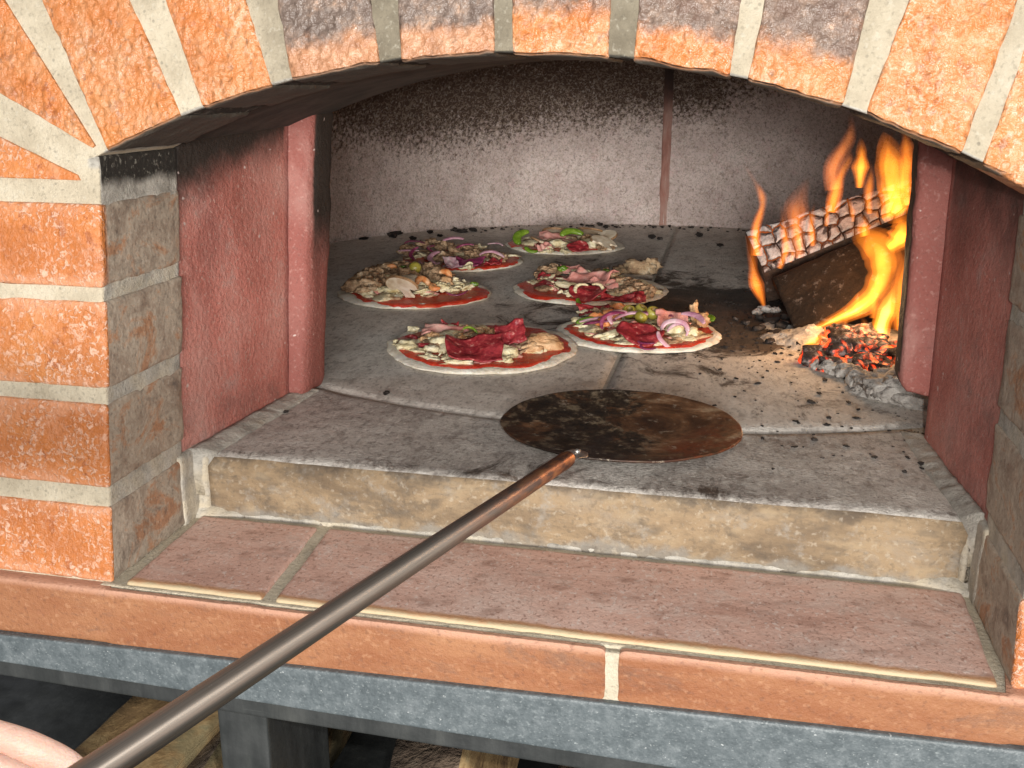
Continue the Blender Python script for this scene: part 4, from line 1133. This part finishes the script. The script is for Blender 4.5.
# stray bits of burnt bread
o = None
bm = bmesh.new(); p = at(638, 267, FLZ + .014); blob(bm, p, (.028, .022, .015), 3, .6, 2.2); blob(bm, p + Vector((.024, .0, .002)), (.019, .018, .015), 8, .7, 2.2)
blob(bm, p + Vector((-.028, .01, -.008)), (.024, .024, .010), 5, .7, 2.2)
BURNT = mat_simple('burnt_crust', [(.28, (.06, .035, .02)), (.45, (.22, .14, .08)), (.62, (.38, .27, .16)), (.8, (.5, .42, .3))], 26, .8, 70, .005)
tag(finish('bread_lump', bm, BURNT), 'brown lump of burnt dough on the oven floor behind the middle pizza', 'burnt dough')

# ================================================================== FIRE
def mat_ashlog():
    m = NT('ash_crusted_wood'); x = m.pos()
    cv_ = m.n.new('ShaderNodeCombineXYZ'); m.put(cv_.inputs[0], m.attr('lu')); m.put(cv_.inputs[1], m.attr('lv'))
    wn = m.n.new('ShaderNodeTexNoise'); wn.inputs['Scale'].default_value = 55; m.put(wn.inputs['Vector'], m.ob)
    wm = m.n.new('ShaderNodeVectorMath'); wm.operation = 'MULTIPLY_ADD'; m.put(wm.inputs[0], wn.outputs['Color']); wm.inputs[1].default_value = (.35, .35, 0); m.put(wm.inputs[2], cv_.outputs[0])
    vv = m.n.new('ShaderNodeTexVoronoi'); vv.voronoi_dimensions = '2D'; vv.feature = 'DISTANCE_TO_EDGE'; vv.inputs['Scale'].default_value = 1; vv.inputs['Randomness'].default_value = .62; m.put(vv.inputs['Vector'], wm.outputs[0])
    e = vv.outputs['Distance']
    b = m.add(e, m.mul(m.math('SUBTRACT', m.noise(120, 4, .7), .5), .09))
    ash = m.ramp(m.noise(70, 6, .75), [(.2, (.28, .25, .24)), (.5, (.52, .485, .465)), (.8, (.66, .63, .61))])
    fine = m.step(m.voro(170, 'DISTANCE_TO_EDGE', m.warp(.006, 90)), .0, .05)
    ash = m.mix(m.mul(m.math('SUBTRACT', 1., fine), .5), ash, (.20, .17, .16))
    ischar = m.step(m.noise(20, 4, .6), .66, .72)
    ash = m.mix(ischar, ash, (.10, .08, .075))
    c = m.mix(m.step(b, .10, .03), ash, (.035, .02, .015))
    glow = m.mul(m.step(b, .06, .01), m.step(m.noise(16, 3, .6), .40, .62))
    h = m.add(m.step(b, .0, .26), m.mul(m.noise(100, 5, .7), .25))
    return m.done(c, .95, m.bump(h, .007), spec=.1, emit=(1, .20, .03), estr=m.mul(glow, .35))
def mat_char(name, lo, hi, gl=.0, sc=14):
    m = NT(name)
    c = m.ramp(m.noise(sc, 6, .7, .4), [(.3, lo), (.7, hi)])
    c = m.mix(m.step(m.noise(60, 6, .75), .6, .72, 0, .5), c, (.16, .13, .115))
    x = m.pos()
    g = m.mul(m.step(m.noise(22, 4, .65), .56, .68), gl)
    return m.done(c, .8, m.bump(m.noise(60, 6, .7), .004), spec=.25, emit=(1, .12, .02), estr=g)
ASHLOG = mat_ashlog()
CHAR = mat_char('charred_wood', (.018, .012, .009), (.075, .045, .03))
CHARF = mat_char('browned_char', (.007, .005, .004), (.032, .018, .010), 0, 8)
def prism(name, LQ, RQ, mats, facemat, seed, n=26, m_=9, amp=.003, sc=26):
    """log as a loft between two matching end polygons"""
    bm = bmesh.new(); K = len(LQ); rings = []; lu = bm.verts.layers.float.new('lu'); lv = bm.verts.layers.float.new('lv')
    for i in range(n + 1):
        t = i / n; ring = []
        q = [LQ[k].lerp(RQ[k], t) for k in range(K)]
        for k in range(K):
            for s in range(m_):
                p = q[k].lerp(q[(k + 1) % K], s / m_)
                cc = sum(q, Vector()) / K
                d = (p - cc).normalized()
                rnd_ = .003 if s == 0 else 0
                v_ = bm.verts.new(p + d * (amp * nz(p, sc, seed) + amp * .5 * nz(p, sc * 3, seed + 1) - rnd_)); v_[lu] = t * 12.5; v_[lv] = (s / m_ if k == 0 else (1 if k == 1 else 0)) * 3.1; ring.append(v_)
        rings.append(ring)
    T = K * m_
    for A, B in zip(rings, rings[1:]):
        for j in range(T):
            f = bm.faces.new((A[j], A[(j + 1) % T], B[(j + 1) % T], B[j])); f.material_index = facemat[j // m_]
    for Rg in (rings[0], rings[-1]):
        cc = bm.verts.new(sum((v.co for v in Rg), Vector()) / T)
        for j in range(T):
            f = bm.faces.new((Rg[j], Rg[(j + 1) % T], cc)); f.material_index = 1
    return finish(name, bm, mats)
# upper log: ash crusted sloping face, dark belly
A0, A1 = atY(745, 230, 1.04), atY(922, 173, .99)          # back top edge
B0, B1 = atY(765, 273, .965), atY(918, 209, .915)         # front edge
C0, C1 = atY(768, 304, 1.0), atY(916, 262, .97)           # bottom
D0, D1 = A0 + Vector((.01, .09, -.05)), A1 + Vector((.01, .09, -.05))
D0.z = max(D0.z, FLZ + .03)
lg = prism('burning_log', [A0, B0, C0, D0], [A1, B1, C1, D1], [ASHLOG, CHAR], [0, 1, 1, 1], 2, 40, 12)
tag(lg, 'burning split log with white cracked ash crust on its upper face', 'log', 'logs burning in the oven')
# lower log: dark plank-like split leaning in front of it
E0, E1 = atY(772, 276, .925), atY(915, 214, .885)
F0, F1 = atY(797, 336, .822), atY(915, 300, .80)
G0, G1 = F0 + Vector((.0, .07, .0)), F1 + Vector((0, .07, 0))
H0, H1 = E0 + Vector((.005, .022, -.02)), E1 + Vector((.005, .022, -.02))
G0.z = max(G0.z, FLZ + .004)
lg = prism('burning_log', [E0, F0, G0, H0], [E1, F1, G1, H1], [CHARF, CHAR], [0, 1, 1, 1], 5, 30, 9, .002)
tag(lg, 'dark scorched split log leaning low in front of the ash crusted log', 'log', 'logs burning in the oven')
# third log end standing far left of the fire
# embers, charcoal, ash
def mat_ember(gl):
    m = NT('ember' if gl else 'charcoal')
    c = m.ramp(m.noise(55, 5, .7), [(.2, (.02, .014, .012)), (.45, (.06, .045, .04)), (.6, (.25, .21, .20)), (.8, (.46, .41, .39))])
    g = m.step(m.noise(34, 4, .6, .5), .46, .74)
    e = m.ramp(m.noise(50, 3), [(.25, (.7, .02, .006)), (.5, (1, .08, .014)), (.8, (1, .30, .05))])
    return m.done(c, .9, m.bump(m.noise(90, 5, .7), .004), spec=.1, emit=e, estr=m.mul(g, gl))
EMB = mat_ember(3.4); CHC = mat_char('charcoal', (.014, .011, .010), (.05, .042, .038), 0, 30)
ASH = mat_simple('pale_ash', [(.05, (.035, .03, .026)), (.22, (.16, .145, .13)), (.42, (.38, .35, .32)), (.65, (.50, .47, .43)), (.85, (.62, .59, .55))], 45, .95, 80, .006)
def chunk(px, py, h, sz, seed, mat, label, grp, rot=0, tilt=0):
    bm = bmesh.new(); rn = random.Random(seed)
    d = bmesh.ops.create_cube(bm, size=1); bmesh.ops.subdivide_edges(bm, edges=bm.edges, cuts=4, use_grid_fill=True)
    M = Matrix.Rotation(rot, 3, 'Z') @ Matrix.Rotation(tilt, 3, 'X')
    for v in bm.verts:
        p = v.co.copy(); l = p.length; p = p.lerp(p.normalized() * .58, .45)
        p *= 1 + .35 * nz(p, 1.8, seed) + .18 * nz(p, 5, seed + 1)
        v.co = M @ Vector((p.x * sz[0], p.y * sz[1], p.z * sz[2]))
    loc = at(px, py, FLZ + h)
    o = finish('charcoal_piece', bm, mat, None, loc=loc)
    return tag(o, label, 'charcoal', grp)
GL = 'glowing red charcoal piece in the ember bed below the dark log'
BL = 'black charcoal piece lying on the soot left of the embers'
rn = random.Random(5)
emb = [(846, 338, .03), (860, 347, .03), (872, 352, .028), (884, 360, .02), (838, 352, .02), (852, 358, .016), (866, 364, .014), (880, 370, .012), (828, 345, .02), (842, 330, .034), (858, 333, .034), (874, 338, .034), (890, 345, .03), (897, 358, .02), (900, 366, .016), (826, 356, .012), (836, 364, .01), (868, 344, .04), (893, 368, .012), (906, 356, .03), (850, 346, .034), (818, 350, .014), (878, 346, .036), (830, 338, .02), (906, 369, .016)]
for i, (px, py, h) in enumerate(emb):
    s_ = rn.uniform(.022, .042)
    chunk(px, py + 2, h * .7, (s_ * rn.uniform(1, 1.9), s_, s_ * .65), i + 1, EMB, GL, 'glowing charcoal pieces', rn.uniform(0, 3), rn.uniform(-.6, .6))
for i, (px, py, s_) in enumerate([(772, 322, .026), (783, 326, .03), (762, 318, .02), (758, 328, .022), (790, 336, .022), (775, 334, .024), (800, 345, .02), (806, 355, .016), (788, 316, .03), (746, 322, .016), (770, 341, .014), (735, 318, .012), (842, 374, .014), (850, 378, .02)]):
    s_ *= .62; chunk(px, py, .004, (s_ * 1.5, s_, s_ * .6), i + 60, CHC, BL, 'black charcoal pieces', i * 1.3, .3)
# ash heap: low mound under the embers plus the white drift below the right rib
bm = bmesh.new(); n = 90
def ash_h(x, y):
    h = 0
    for (cx_, cy_, rx, ry, hh) in ((.70, .70, .10, .09, .010), (.60, .92, .05, .07, .004), (.735, .545, .05, .035, .024), (.78, .53, .05, .05, .034), (.64, .80, .06, .05, .008), (.72, .84, .14, .10, .018)):
        d = ((x - cx_) / rx) ** 2 + ((y - cy_) / ry) ** 2
        h += hh * math.exp(-d * 1.6)
    return h
x0, x1, y0, y1 = .50, .86, .44, 1.10
V = [[None] * (n + 1) for _ in range(n + 1)]
for j in range(n + 1):
    for i in range(n + 1):
        x = x0 + (x1 - x0) * i / n; y = y0 + (y1 - y0) * j / n
        h = ash_h(x, y) * (1 + .7 * nz((x, y, 0), 22, 1)) + .006 * nz((x, y, 0), 55, 2) + .003 * nz((x, y, 0), 140, 3)
        V[j][i] = bm.verts.new((x, y, FLZ - .012 + h * min(1, ash_h(x, y) / .006) + .008 * min(1, ash_h(x, y) / .008)))
for j in range(n):
    for i in range(n): bm.faces.new((V[j][i], V[j][i + 1], V[j + 1][i + 1], V[j + 1][i]))
tag(finish('ash_heap', bm, ASH), 'pale grey ash heaped under the fire on the oven floor', 'ash', kind='stuff')
rn = random.Random(11)
for i, (px, py, s_) in enumerate([(876, 384, .024), (890, 388, .030), (904, 392, .030), (862, 380, .020), (896, 380, .03), (912, 386, .03), (882, 392, .02), (914, 398, .022), (832, 367, .018), (823, 365, .013), (848, 372, .018), (757, 312, .009), (765, 309, .011), (775, 310, .009), (838, 371, .012)]):
    bm = bmesh.new(); blob(bm, (0, 0, 0), (s_, s_ * .8, s_ * .6), i, .55, 1.8, 3)
    o = finish('ash_clump', bm, ASH, None, loc=at(px, py, FLZ + s_ * .45))
    tag(o, 'crumbly white ash clump below the right hand red rib' if i < 8 else 'small pale ash clump at the edge of the fire', 'ash clump', 'ash clumps below the rib' if i < 8 else 'ash clumps by the fire')
# scattered black crumbs
bm = bmesh.new(); rn = random.Random(3)
def crumb(x, y, s_):
    blob(bm, (x, y, FLZ + s_ * .5), (s_ * rn.uniform(.8, 1.9), s_, s_ * .5), rn.randint(0, 99), .8, 1.7, 2, rn.uniform(0, 6))
for k in range(520):
    x = rn.gauss(.58, .09); y = rn.gauss(.88, .16)
    if math.hypot(x - CC.x, y - CC.y) < .8: crumb(x, y, abs(rn.gauss(0, .0011)) + .0006)
for k in range(130):
    a = rn.uniform(-.75, .45); r = CR - .02 - abs(rn.gauss(0, .035)); crumb(CC.x + r * sin(a), CC.y + r * cos(a), abs(rn.gauss(0, .0022)) + .001)
for (px, py, s_) in ((393, 236, .017), (397, 233, .012), (461, 231, .012), (473, 230, .013), (413, 238, .01), (527, 221, .013), (523, 217, .008), (455, 228, .008), (600, 224, .011), (606, 226, .009), (652, 237, .014), (660, 238, .009), (699, 235, .013), (430, 232, .012), (440, 235, .008), (364, 238, .009), (720, 245, .01)):
    p = at(px, py, FLZ + .004); crumb(p.x, p.y, s_ * .75)
for (px, py, s_) in ((286, 410, .004), (386, 392, .005), (205, 438, .005), (931, 452, .006), (938, 466, .005), (945, 475, .005), (916, 432, .004), (640, 398, .004), (905, 470, .004), (700, 372, .003), (720, 368, .004), (735, 395, .003)):
    p = at(px, py, FLZ + .003); crumb(p.x, p.y, s_ * .7)
for k in range(60):
    p = at(rn.uniform(760, 930), rn.uniform(390, 470), FLZ); crumb(p.x, p.y, abs(rn.gauss(0, .0012)) + .0006)
tag(finish('burnt_crumbs', bm, CHC, smooth=False), 'scattered black burnt crumbs over the oven floor', 'crumbs', kind='stuff')

# flames
def mat_flame(name, s, col, streak=.6):
    m = bpy.data.materials.new(name); m.use_nodes = True; t = m.node_tree; t.nodes.clear()
    out = t.nodes.new('ShaderNodeOutputMaterial'); em = t.nodes.new('ShaderNodeEmission')
    tc = t.nodes.new('ShaderNodeTexCoord'); mp = t.nodes.new('ShaderNodeMapping'); mp.inputs['Scale'].default_value = (1, 1, .3)
    t.links.new(tc.outputs['Object'], mp.inputs[0])
    ns = t.nodes.new('ShaderNodeTexNoise'); ns.inputs['Scale'].default_value = 30; ns.inputs['Detail'].default_value = 2; ns.inputs['Distortion'].default_value = 1.2
    t.links.new(mp.outputs[0], ns.inputs['Vector'])
    mr = t.nodes.new('ShaderNodeMapRange'); mr.inputs[1].default_value = .32; mr.inputs[2].default_value = .7; mr.inputs[3].default_value = s * (1 - .8 * streak); mr.inputs[4].default_value = s * (1 + .6 * streak)
    t.links.new(ns.outputs['Fac'], mr.inputs[0])
    sx = t.nodes.new('ShaderNodeSeparateXYZ'); t.links.new(tc.outputs['Generated'], sx.inputs[0])
    fd = t.nodes.new('ShaderNodeMapRange'); fd.inputs[1].default_value = .25; fd.inputs[2].default_value = 1.; fd.inputs[3].default_value = 1.25; fd.inputs[4].default_value = .32
    t.links.new(sx.outputs[2], fd.inputs[0])                 # flames thin out towards their tips
    mm = t.nodes.new('ShaderNodeMath'); mm.operation = 'MULTIPLY'; t.links.new(mr.outputs[0], mm.inputs[0]); t.links.new(fd.outputs[0], mm.inputs[1]); t.links.new(mm.outputs[0], em.inputs['Strength'])
    em.inputs['Color'].default_value = (*col, 1)
    t.links.new(em.outputs[0], out.inputs['Volume'])
    return m
def trio(name, s, c0, c1, c2): return (mat_flame('outer_' + name, s * .30, c0), mat_flame(name, s * .55, c1), mat_flame('inner_' + name, s * .9, c2))
FB = trio('bright_flame', 150, (1, .22, .02), (1, .28, .018), (1, .40, .04))
FM = trio('flame', 105, (1, .20, .025), (1, .25, .02), (1, .30, .025))
FF = trio('faint_flame', 46, (1, .22, .05), (1, .26, .05), (1, .30, .06))
FW = trio('hot_flame', 260, (1, .24, .02), (1, .40, .04), (1, .62, .2))
def flame(path, ws, Y, m, label, flat=.7, n=7):
    """path in picture rows along a plane at distance Y; ws are half widths in metres"""
    Ys = Y if isinstance(Y, (list, tuple)) else [Y] * len(path)
    P = [atY(px, py, y) for (px, py), y in zip(path, Ys)]
    base = P[0].copy()
    Q = spline([p - base for p in P], n); Wd = lerp_list(list(ws), len(Q))
    sd = (path[0][0] * .37 + path[0][1] * .11)
    Wd = [w_ * (1 + .35 * noise.noise(Vector((k * .2, sd, 0)))) for k, w_ in enumerate(Wd)]
    def body(name, k, m_, parent, cut=0, shift=0.):
        QQ = Q[:len(Q) - cut]; WW = [max(.0005, w * k) for w in Wd[:len(QQ)]]
        if cut: WW = [w * min(1, (len(QQ) - 1 - i) / 6 + .02) for i, w in enumerate(WW)]
        bm = bmesh.new(); tube(bm, QQ, [max(.0005, w) for w in WW], 18, flat, up=(.2, 1, .05))
        for v in bm.verts: v.co += Vector((nz(v.co + base, 26, 1), .6 * nz(v.co + base, 26, 2), .5 * nz(v.co + base, 20, 3))) * .003
        return finish(name, bm, m_, parent, loc=base if parent is None else None)
    o = body('flame', 1.22, m[0], None)
    body('flame_sheath', .86, m[1], o, 2)
    body('flame_core', .50, m[2], o, max(4, len(Q) // 5))
    return tag(o, label, 'flame', 'flames of the oven fire')
px_ = lambda w: w * .0018                                    # picture widths at the fire's distance, to metres
def F(path, wpx, Y, m, label, **k): return flame(path, [px_(w) for w in wpx], Y, m, label, **k)
F([(764, 306), (757, 285), (752, 262), (749, 236)], [2, 4.5, 4, 3], .955, FM, 'orange flame licking down the left end of the ash crusted log')
F([(756, 256), (757, 228), (763, 205), (757, 186), (744, 165)], [5, 4, 3.2, 2.6, .5], .955, FM, 'thin curling flame above the left end of the ash crusted log')
F([(779, 268), (785, 248), (784, 228), (781, 204)], [2, 4, 3, .5], .945, FM, 'short thin flame second from the left on the ash crust')
F([(798, 258), (797, 230), (797, 205), (808, 178)], [4, 8, 7.5, 1], .945, FF, 'faint wide flame rising over the left third of the ash crusted log')
F([(800, 250), (797, 225), (795, 208)], [2, 3.5, 1], .93, FM, 'small orange tongue at the base of the faint wide flame')
F([(833, 212), (836, 192), (841, 175), (849, 158), (850, 150)], [5, 5, 4, 3, .6], .95, FM, 'narrow orange flame leaning right above the middle of the log')
F([(834, 190), (832, 168), (846, 145), (851, 128), (850, 116)], [6, 7, 5, 4, 1], .97, FF, 'faint tall wisp of flame reaching the arch soot')
F([(859, 188), (860, 168), (861, 152), (861, 138)], [3, 6.5, 5, .6], .94, FB, 'short pointed flame standing left of the tallest flame')
F([(898, 222), (895, 200), (892, 172), (888, 150), (884, 132)], [7, 11, 12, 8, 1], .93, FB, 'tallest broad flame beside the right hand red rib', flat=.5)
F([(907, 205), (906, 180), (907, 158), (905, 138), (902, 122)], [5, 7, 6, 3, .6], .9, FM, 'slim flame hugging the right hand red rib')
F([(800, 336), (820, 326), (848, 314), (872, 296), (884, 274), (880, 250), (862, 234), (850, 228)], [1, 3, 6, 9, 12, 13.5, 8, 1], [.80, .80, .80, .82, .84, .85, .86, .87], FB, 'large curling yellow flame sweeping across the dark log', flat=.5)
F([(818, 328), (842, 317), (866, 304), (880, 288)], [1, 2, 3, 2], .785, FW, 'bright yellow streak of flame along the foot of the dark log')
F([(884, 354), (881, 338), (883, 318), (890, 300), (898, 276)], [2, 6, 7, 6, 1], .765, FW, 'brightest white yellow flame standing in the embers')
F([(900, 330), (901, 300), (903, 270), (901, 246)], [4, 7, 7, 2], .80, FM, 'orange flame between the brightest flame and the red rib')
F([(888, 248), (898, 240), (903, 226), (898, 214)], [4, 9, 9, 2], .86, FB, 'yellow patch of flame under the right end of the ash crusted log')
F([(866, 236), (864, 226), (865, 214)], [3, 4.5, 1], .86, FB, 'tiny yellow flame tip under the middle of the ash crust')
F([(802, 348), (812, 342), (822, 336), (832, 336)], [1, 5, 4, .6], .69, FB, 'small yellow flame low at the left of the embers')
F([(824, 352), (828, 344), (833, 338)], [3, 4, 1], .68, FM, 'little orange flame next to the small yellow one')

for k_, (x_, y_, h_, w_) in enumerate(((812, 246, 44, 3.2), (826, 226, 30, 2.6), (870, 214, 52, 4), (852, 222, 26, 2.6), (790, 262, 22, 2.2), (846, 340, 26, 3), (862, 346, 30, 3.4), (872, 318, 40, 3.6))):
    F([(x_, y_), (x_ + 2 * sin(k_ * 2.1), y_ - h_ * .4), (x_ + 3 * sin(k_ * 1.3), y_ - h_ * .75), (x_ + 4 * sin(k_ * 1.7) + 2, y_ - h_)], [w_ * .7, w_, w_ * .7, .4], .93 if y_ < 300 else .74, FM,
      'small flickering flame along the edge of the ash crusted log' if y_ < 300 else 'small flickering flame rising from the embers')

# ================================================================== HAND
def mat_skin():
    m = NT('skin')
    c = m.ramp(m.noise(30, 5, .6), [(.2, (.72, .44, .35)), (.55, (.82, .56, .46)), (.85, (.86, .62, .53))])
    h = m.add(m.mul(m.noise(500, 4, .6), .6), m.mul(m.noise(190, 3, .6, .6, m.map((1, 1, 2.5))), .9))
    return m.done(c, .45, m.bump(h, .0005), spec=.4, sss=.25, sssr=(.008, .003, .0015))
SKIN = mat_skin()
NAIL = mat_simple('nail', [(.3, (.62, .36, .30)), (.7, (.72, .48, .42))], 30, .3)
cf = MW.col[2]                                               # towards the scene
a_ = -hd                                                     # along the handle, towards the blade
cv = (-cf + a_ * cf.dot(a_)).normalized()                    # across, facing the lens
sv = a_.cross(cv)                                            # sideways
if sv.dot(MW.col[0]) > 0: sv = -sv                           # picture left
ctr = atD(101, 769, .462)
# snap to the handle's axis
ctr = tip + hd * (ctr - tip).dot(hd)
verts = []; edges = []; radii = []
def jv(p, r, parent=None):
    verts.append(p); radii.append(r)
    if parent is not None: edges.append((parent, len(verts) - 1))
    return len(verts) - 1
fv = (-MW.col[0] * .97 - MW.col[1] * .27).normalized()       # the way the fingers come in
wrist = ctr + fv * .125 - a_ * .085 + cv * .012
iw = jv(wrist, .027)
ip = jv(ctr + fv * .088 - a_ * .048 + cv * .004, .025, iw)
fore = jv(wrist + fv * .09 - a_ * .09 + Vector((0, -.02, -.01)), .033, iw); jv(wrist + fv * .19 - a_ * .18 + Vector((0, -.05, -.03)), .039, fore)
for i in range(4):
    o_ = ctr - a_ * (.0195 * i); L_ = (1.0, 1.06, 1.0, .86)[i]
    k = jv(o_ + fv * .064 * L_ - cv * .004 - a_ * .004, .0098, ip)
    k = jv(o_ + fv * .034 * L_ - cv * .0105, .0090, k)
    k = jv(o_ + fv * .008 - cv * .0195, .0085, k)
    k = jv(o_ - sv * .0165 - cv * .0115 - a_ * .002, .0078, k)
    k = jv(o_ - sv * .0195 + cv * .003 - a_ * .003, .0074, k)
    k = jv(o_ - sv * .012 + cv * .0165 - a_ * .004, .0066, k)
k = jv(ctr + fv * .062 - a_ * .075 + cv * .022, .0125, ip)
k = jv(ctr + fv * .036 - a_ * .066 + cv * .0250, .0105, k)
k = jv(ctr + fv * .012 - a_ * .058 + cv * .0205, .0092, k)
k = jv(ctr - sv * .008 - a_ * .052 + cv * .0175, .0078, k)
me = bpy.data.meshes.new('person'); me.from_pydata([v - ctr for v in verts], edges, [])
po = bpy.data.objects.new('person', me); COL.objects.link(po); po.location = ctr
sk = po.modifiers.new('skin', 'SKIN'); sk.use_smooth_shade = True
for v, r in zip(me.skin_vertices[0].data, radii): v.radius = (r, r); v.use_root = False
me.skin_vertices[0].data[0].use_root = True
po.modifiers.new('sub', 'SUBSURF').levels = 2; po.modifiers['sub'].render_levels = 2
me.materials.append(SKIN)
tag(po, 'person at the lower left corner, only a bare hand gripping the steel peel handle', 'person')

# ================================================================== LIGHT
w = bpy.data.worlds.new('World'); S.world = w; w.use_nodes = True
bg = w.node_tree.nodes['Background']; bg.inputs[0].default_value = (.95, .97, 1, 1); bg.inputs[1].default_value = .34
def area(name, loc, target, size, power, col, spread=None):
    l = bpy.data.lights.new(name, 'AREA'); l.energy = power; l.color = col; l.shape = 'RECTANGLE'; l.size, l.size_y = size
    o = bpy.data.objects.new(name, l); COL.objects.link(o); o.location = loc
    o.rotation_euler = (Vector(target) - Vector(loc)).to_track_quat('-Z', 'Y').to_euler()
    if spread: l.spread = spread
    return o
R_, U_, F_ = MW.col[0], -MW.col[1], MW.col[2]
area('camera_flash', CAM + R_ * .05 + U_ * .03 - F_ * .01, CAM + F_ * 1.2, (.022, .014), FLASH_P, (1, .97, .92))
area('fill_light', CAM + Vector((.75, -4.9, .26)), (.4, .9, .2), (2.2, .9), FILL_P, (1, .965, .91))  # added broad fill far behind the lens, lifts the chamber and back wall
l = bpy.data.lights.new('fire_light', 'POINT'); l.energy = FIRE_P; l.color = (1, .60, .30); l.shadow_soft_size = .06
o = bpy.data.objects.new('fire_light', l); COL.objects.link(o); o.location = atY(862, 285, .735)

S.render.engine = 'CYCLES'
S.cycles.use_denoising = True
S.cycles.max_bounces = 8; S.cycles.diffuse_bounces = 7; S.cycles.volume_bounces = 0
S.cycles.volume_step_rate = 1; S.cycles.sample_clamp_indirect = 6
S.view_settings.view_transform = 'Standard'; S.view_settings.look = 'None'
S.view_settings.exposure = 0; S.view_settings.gamma = 1
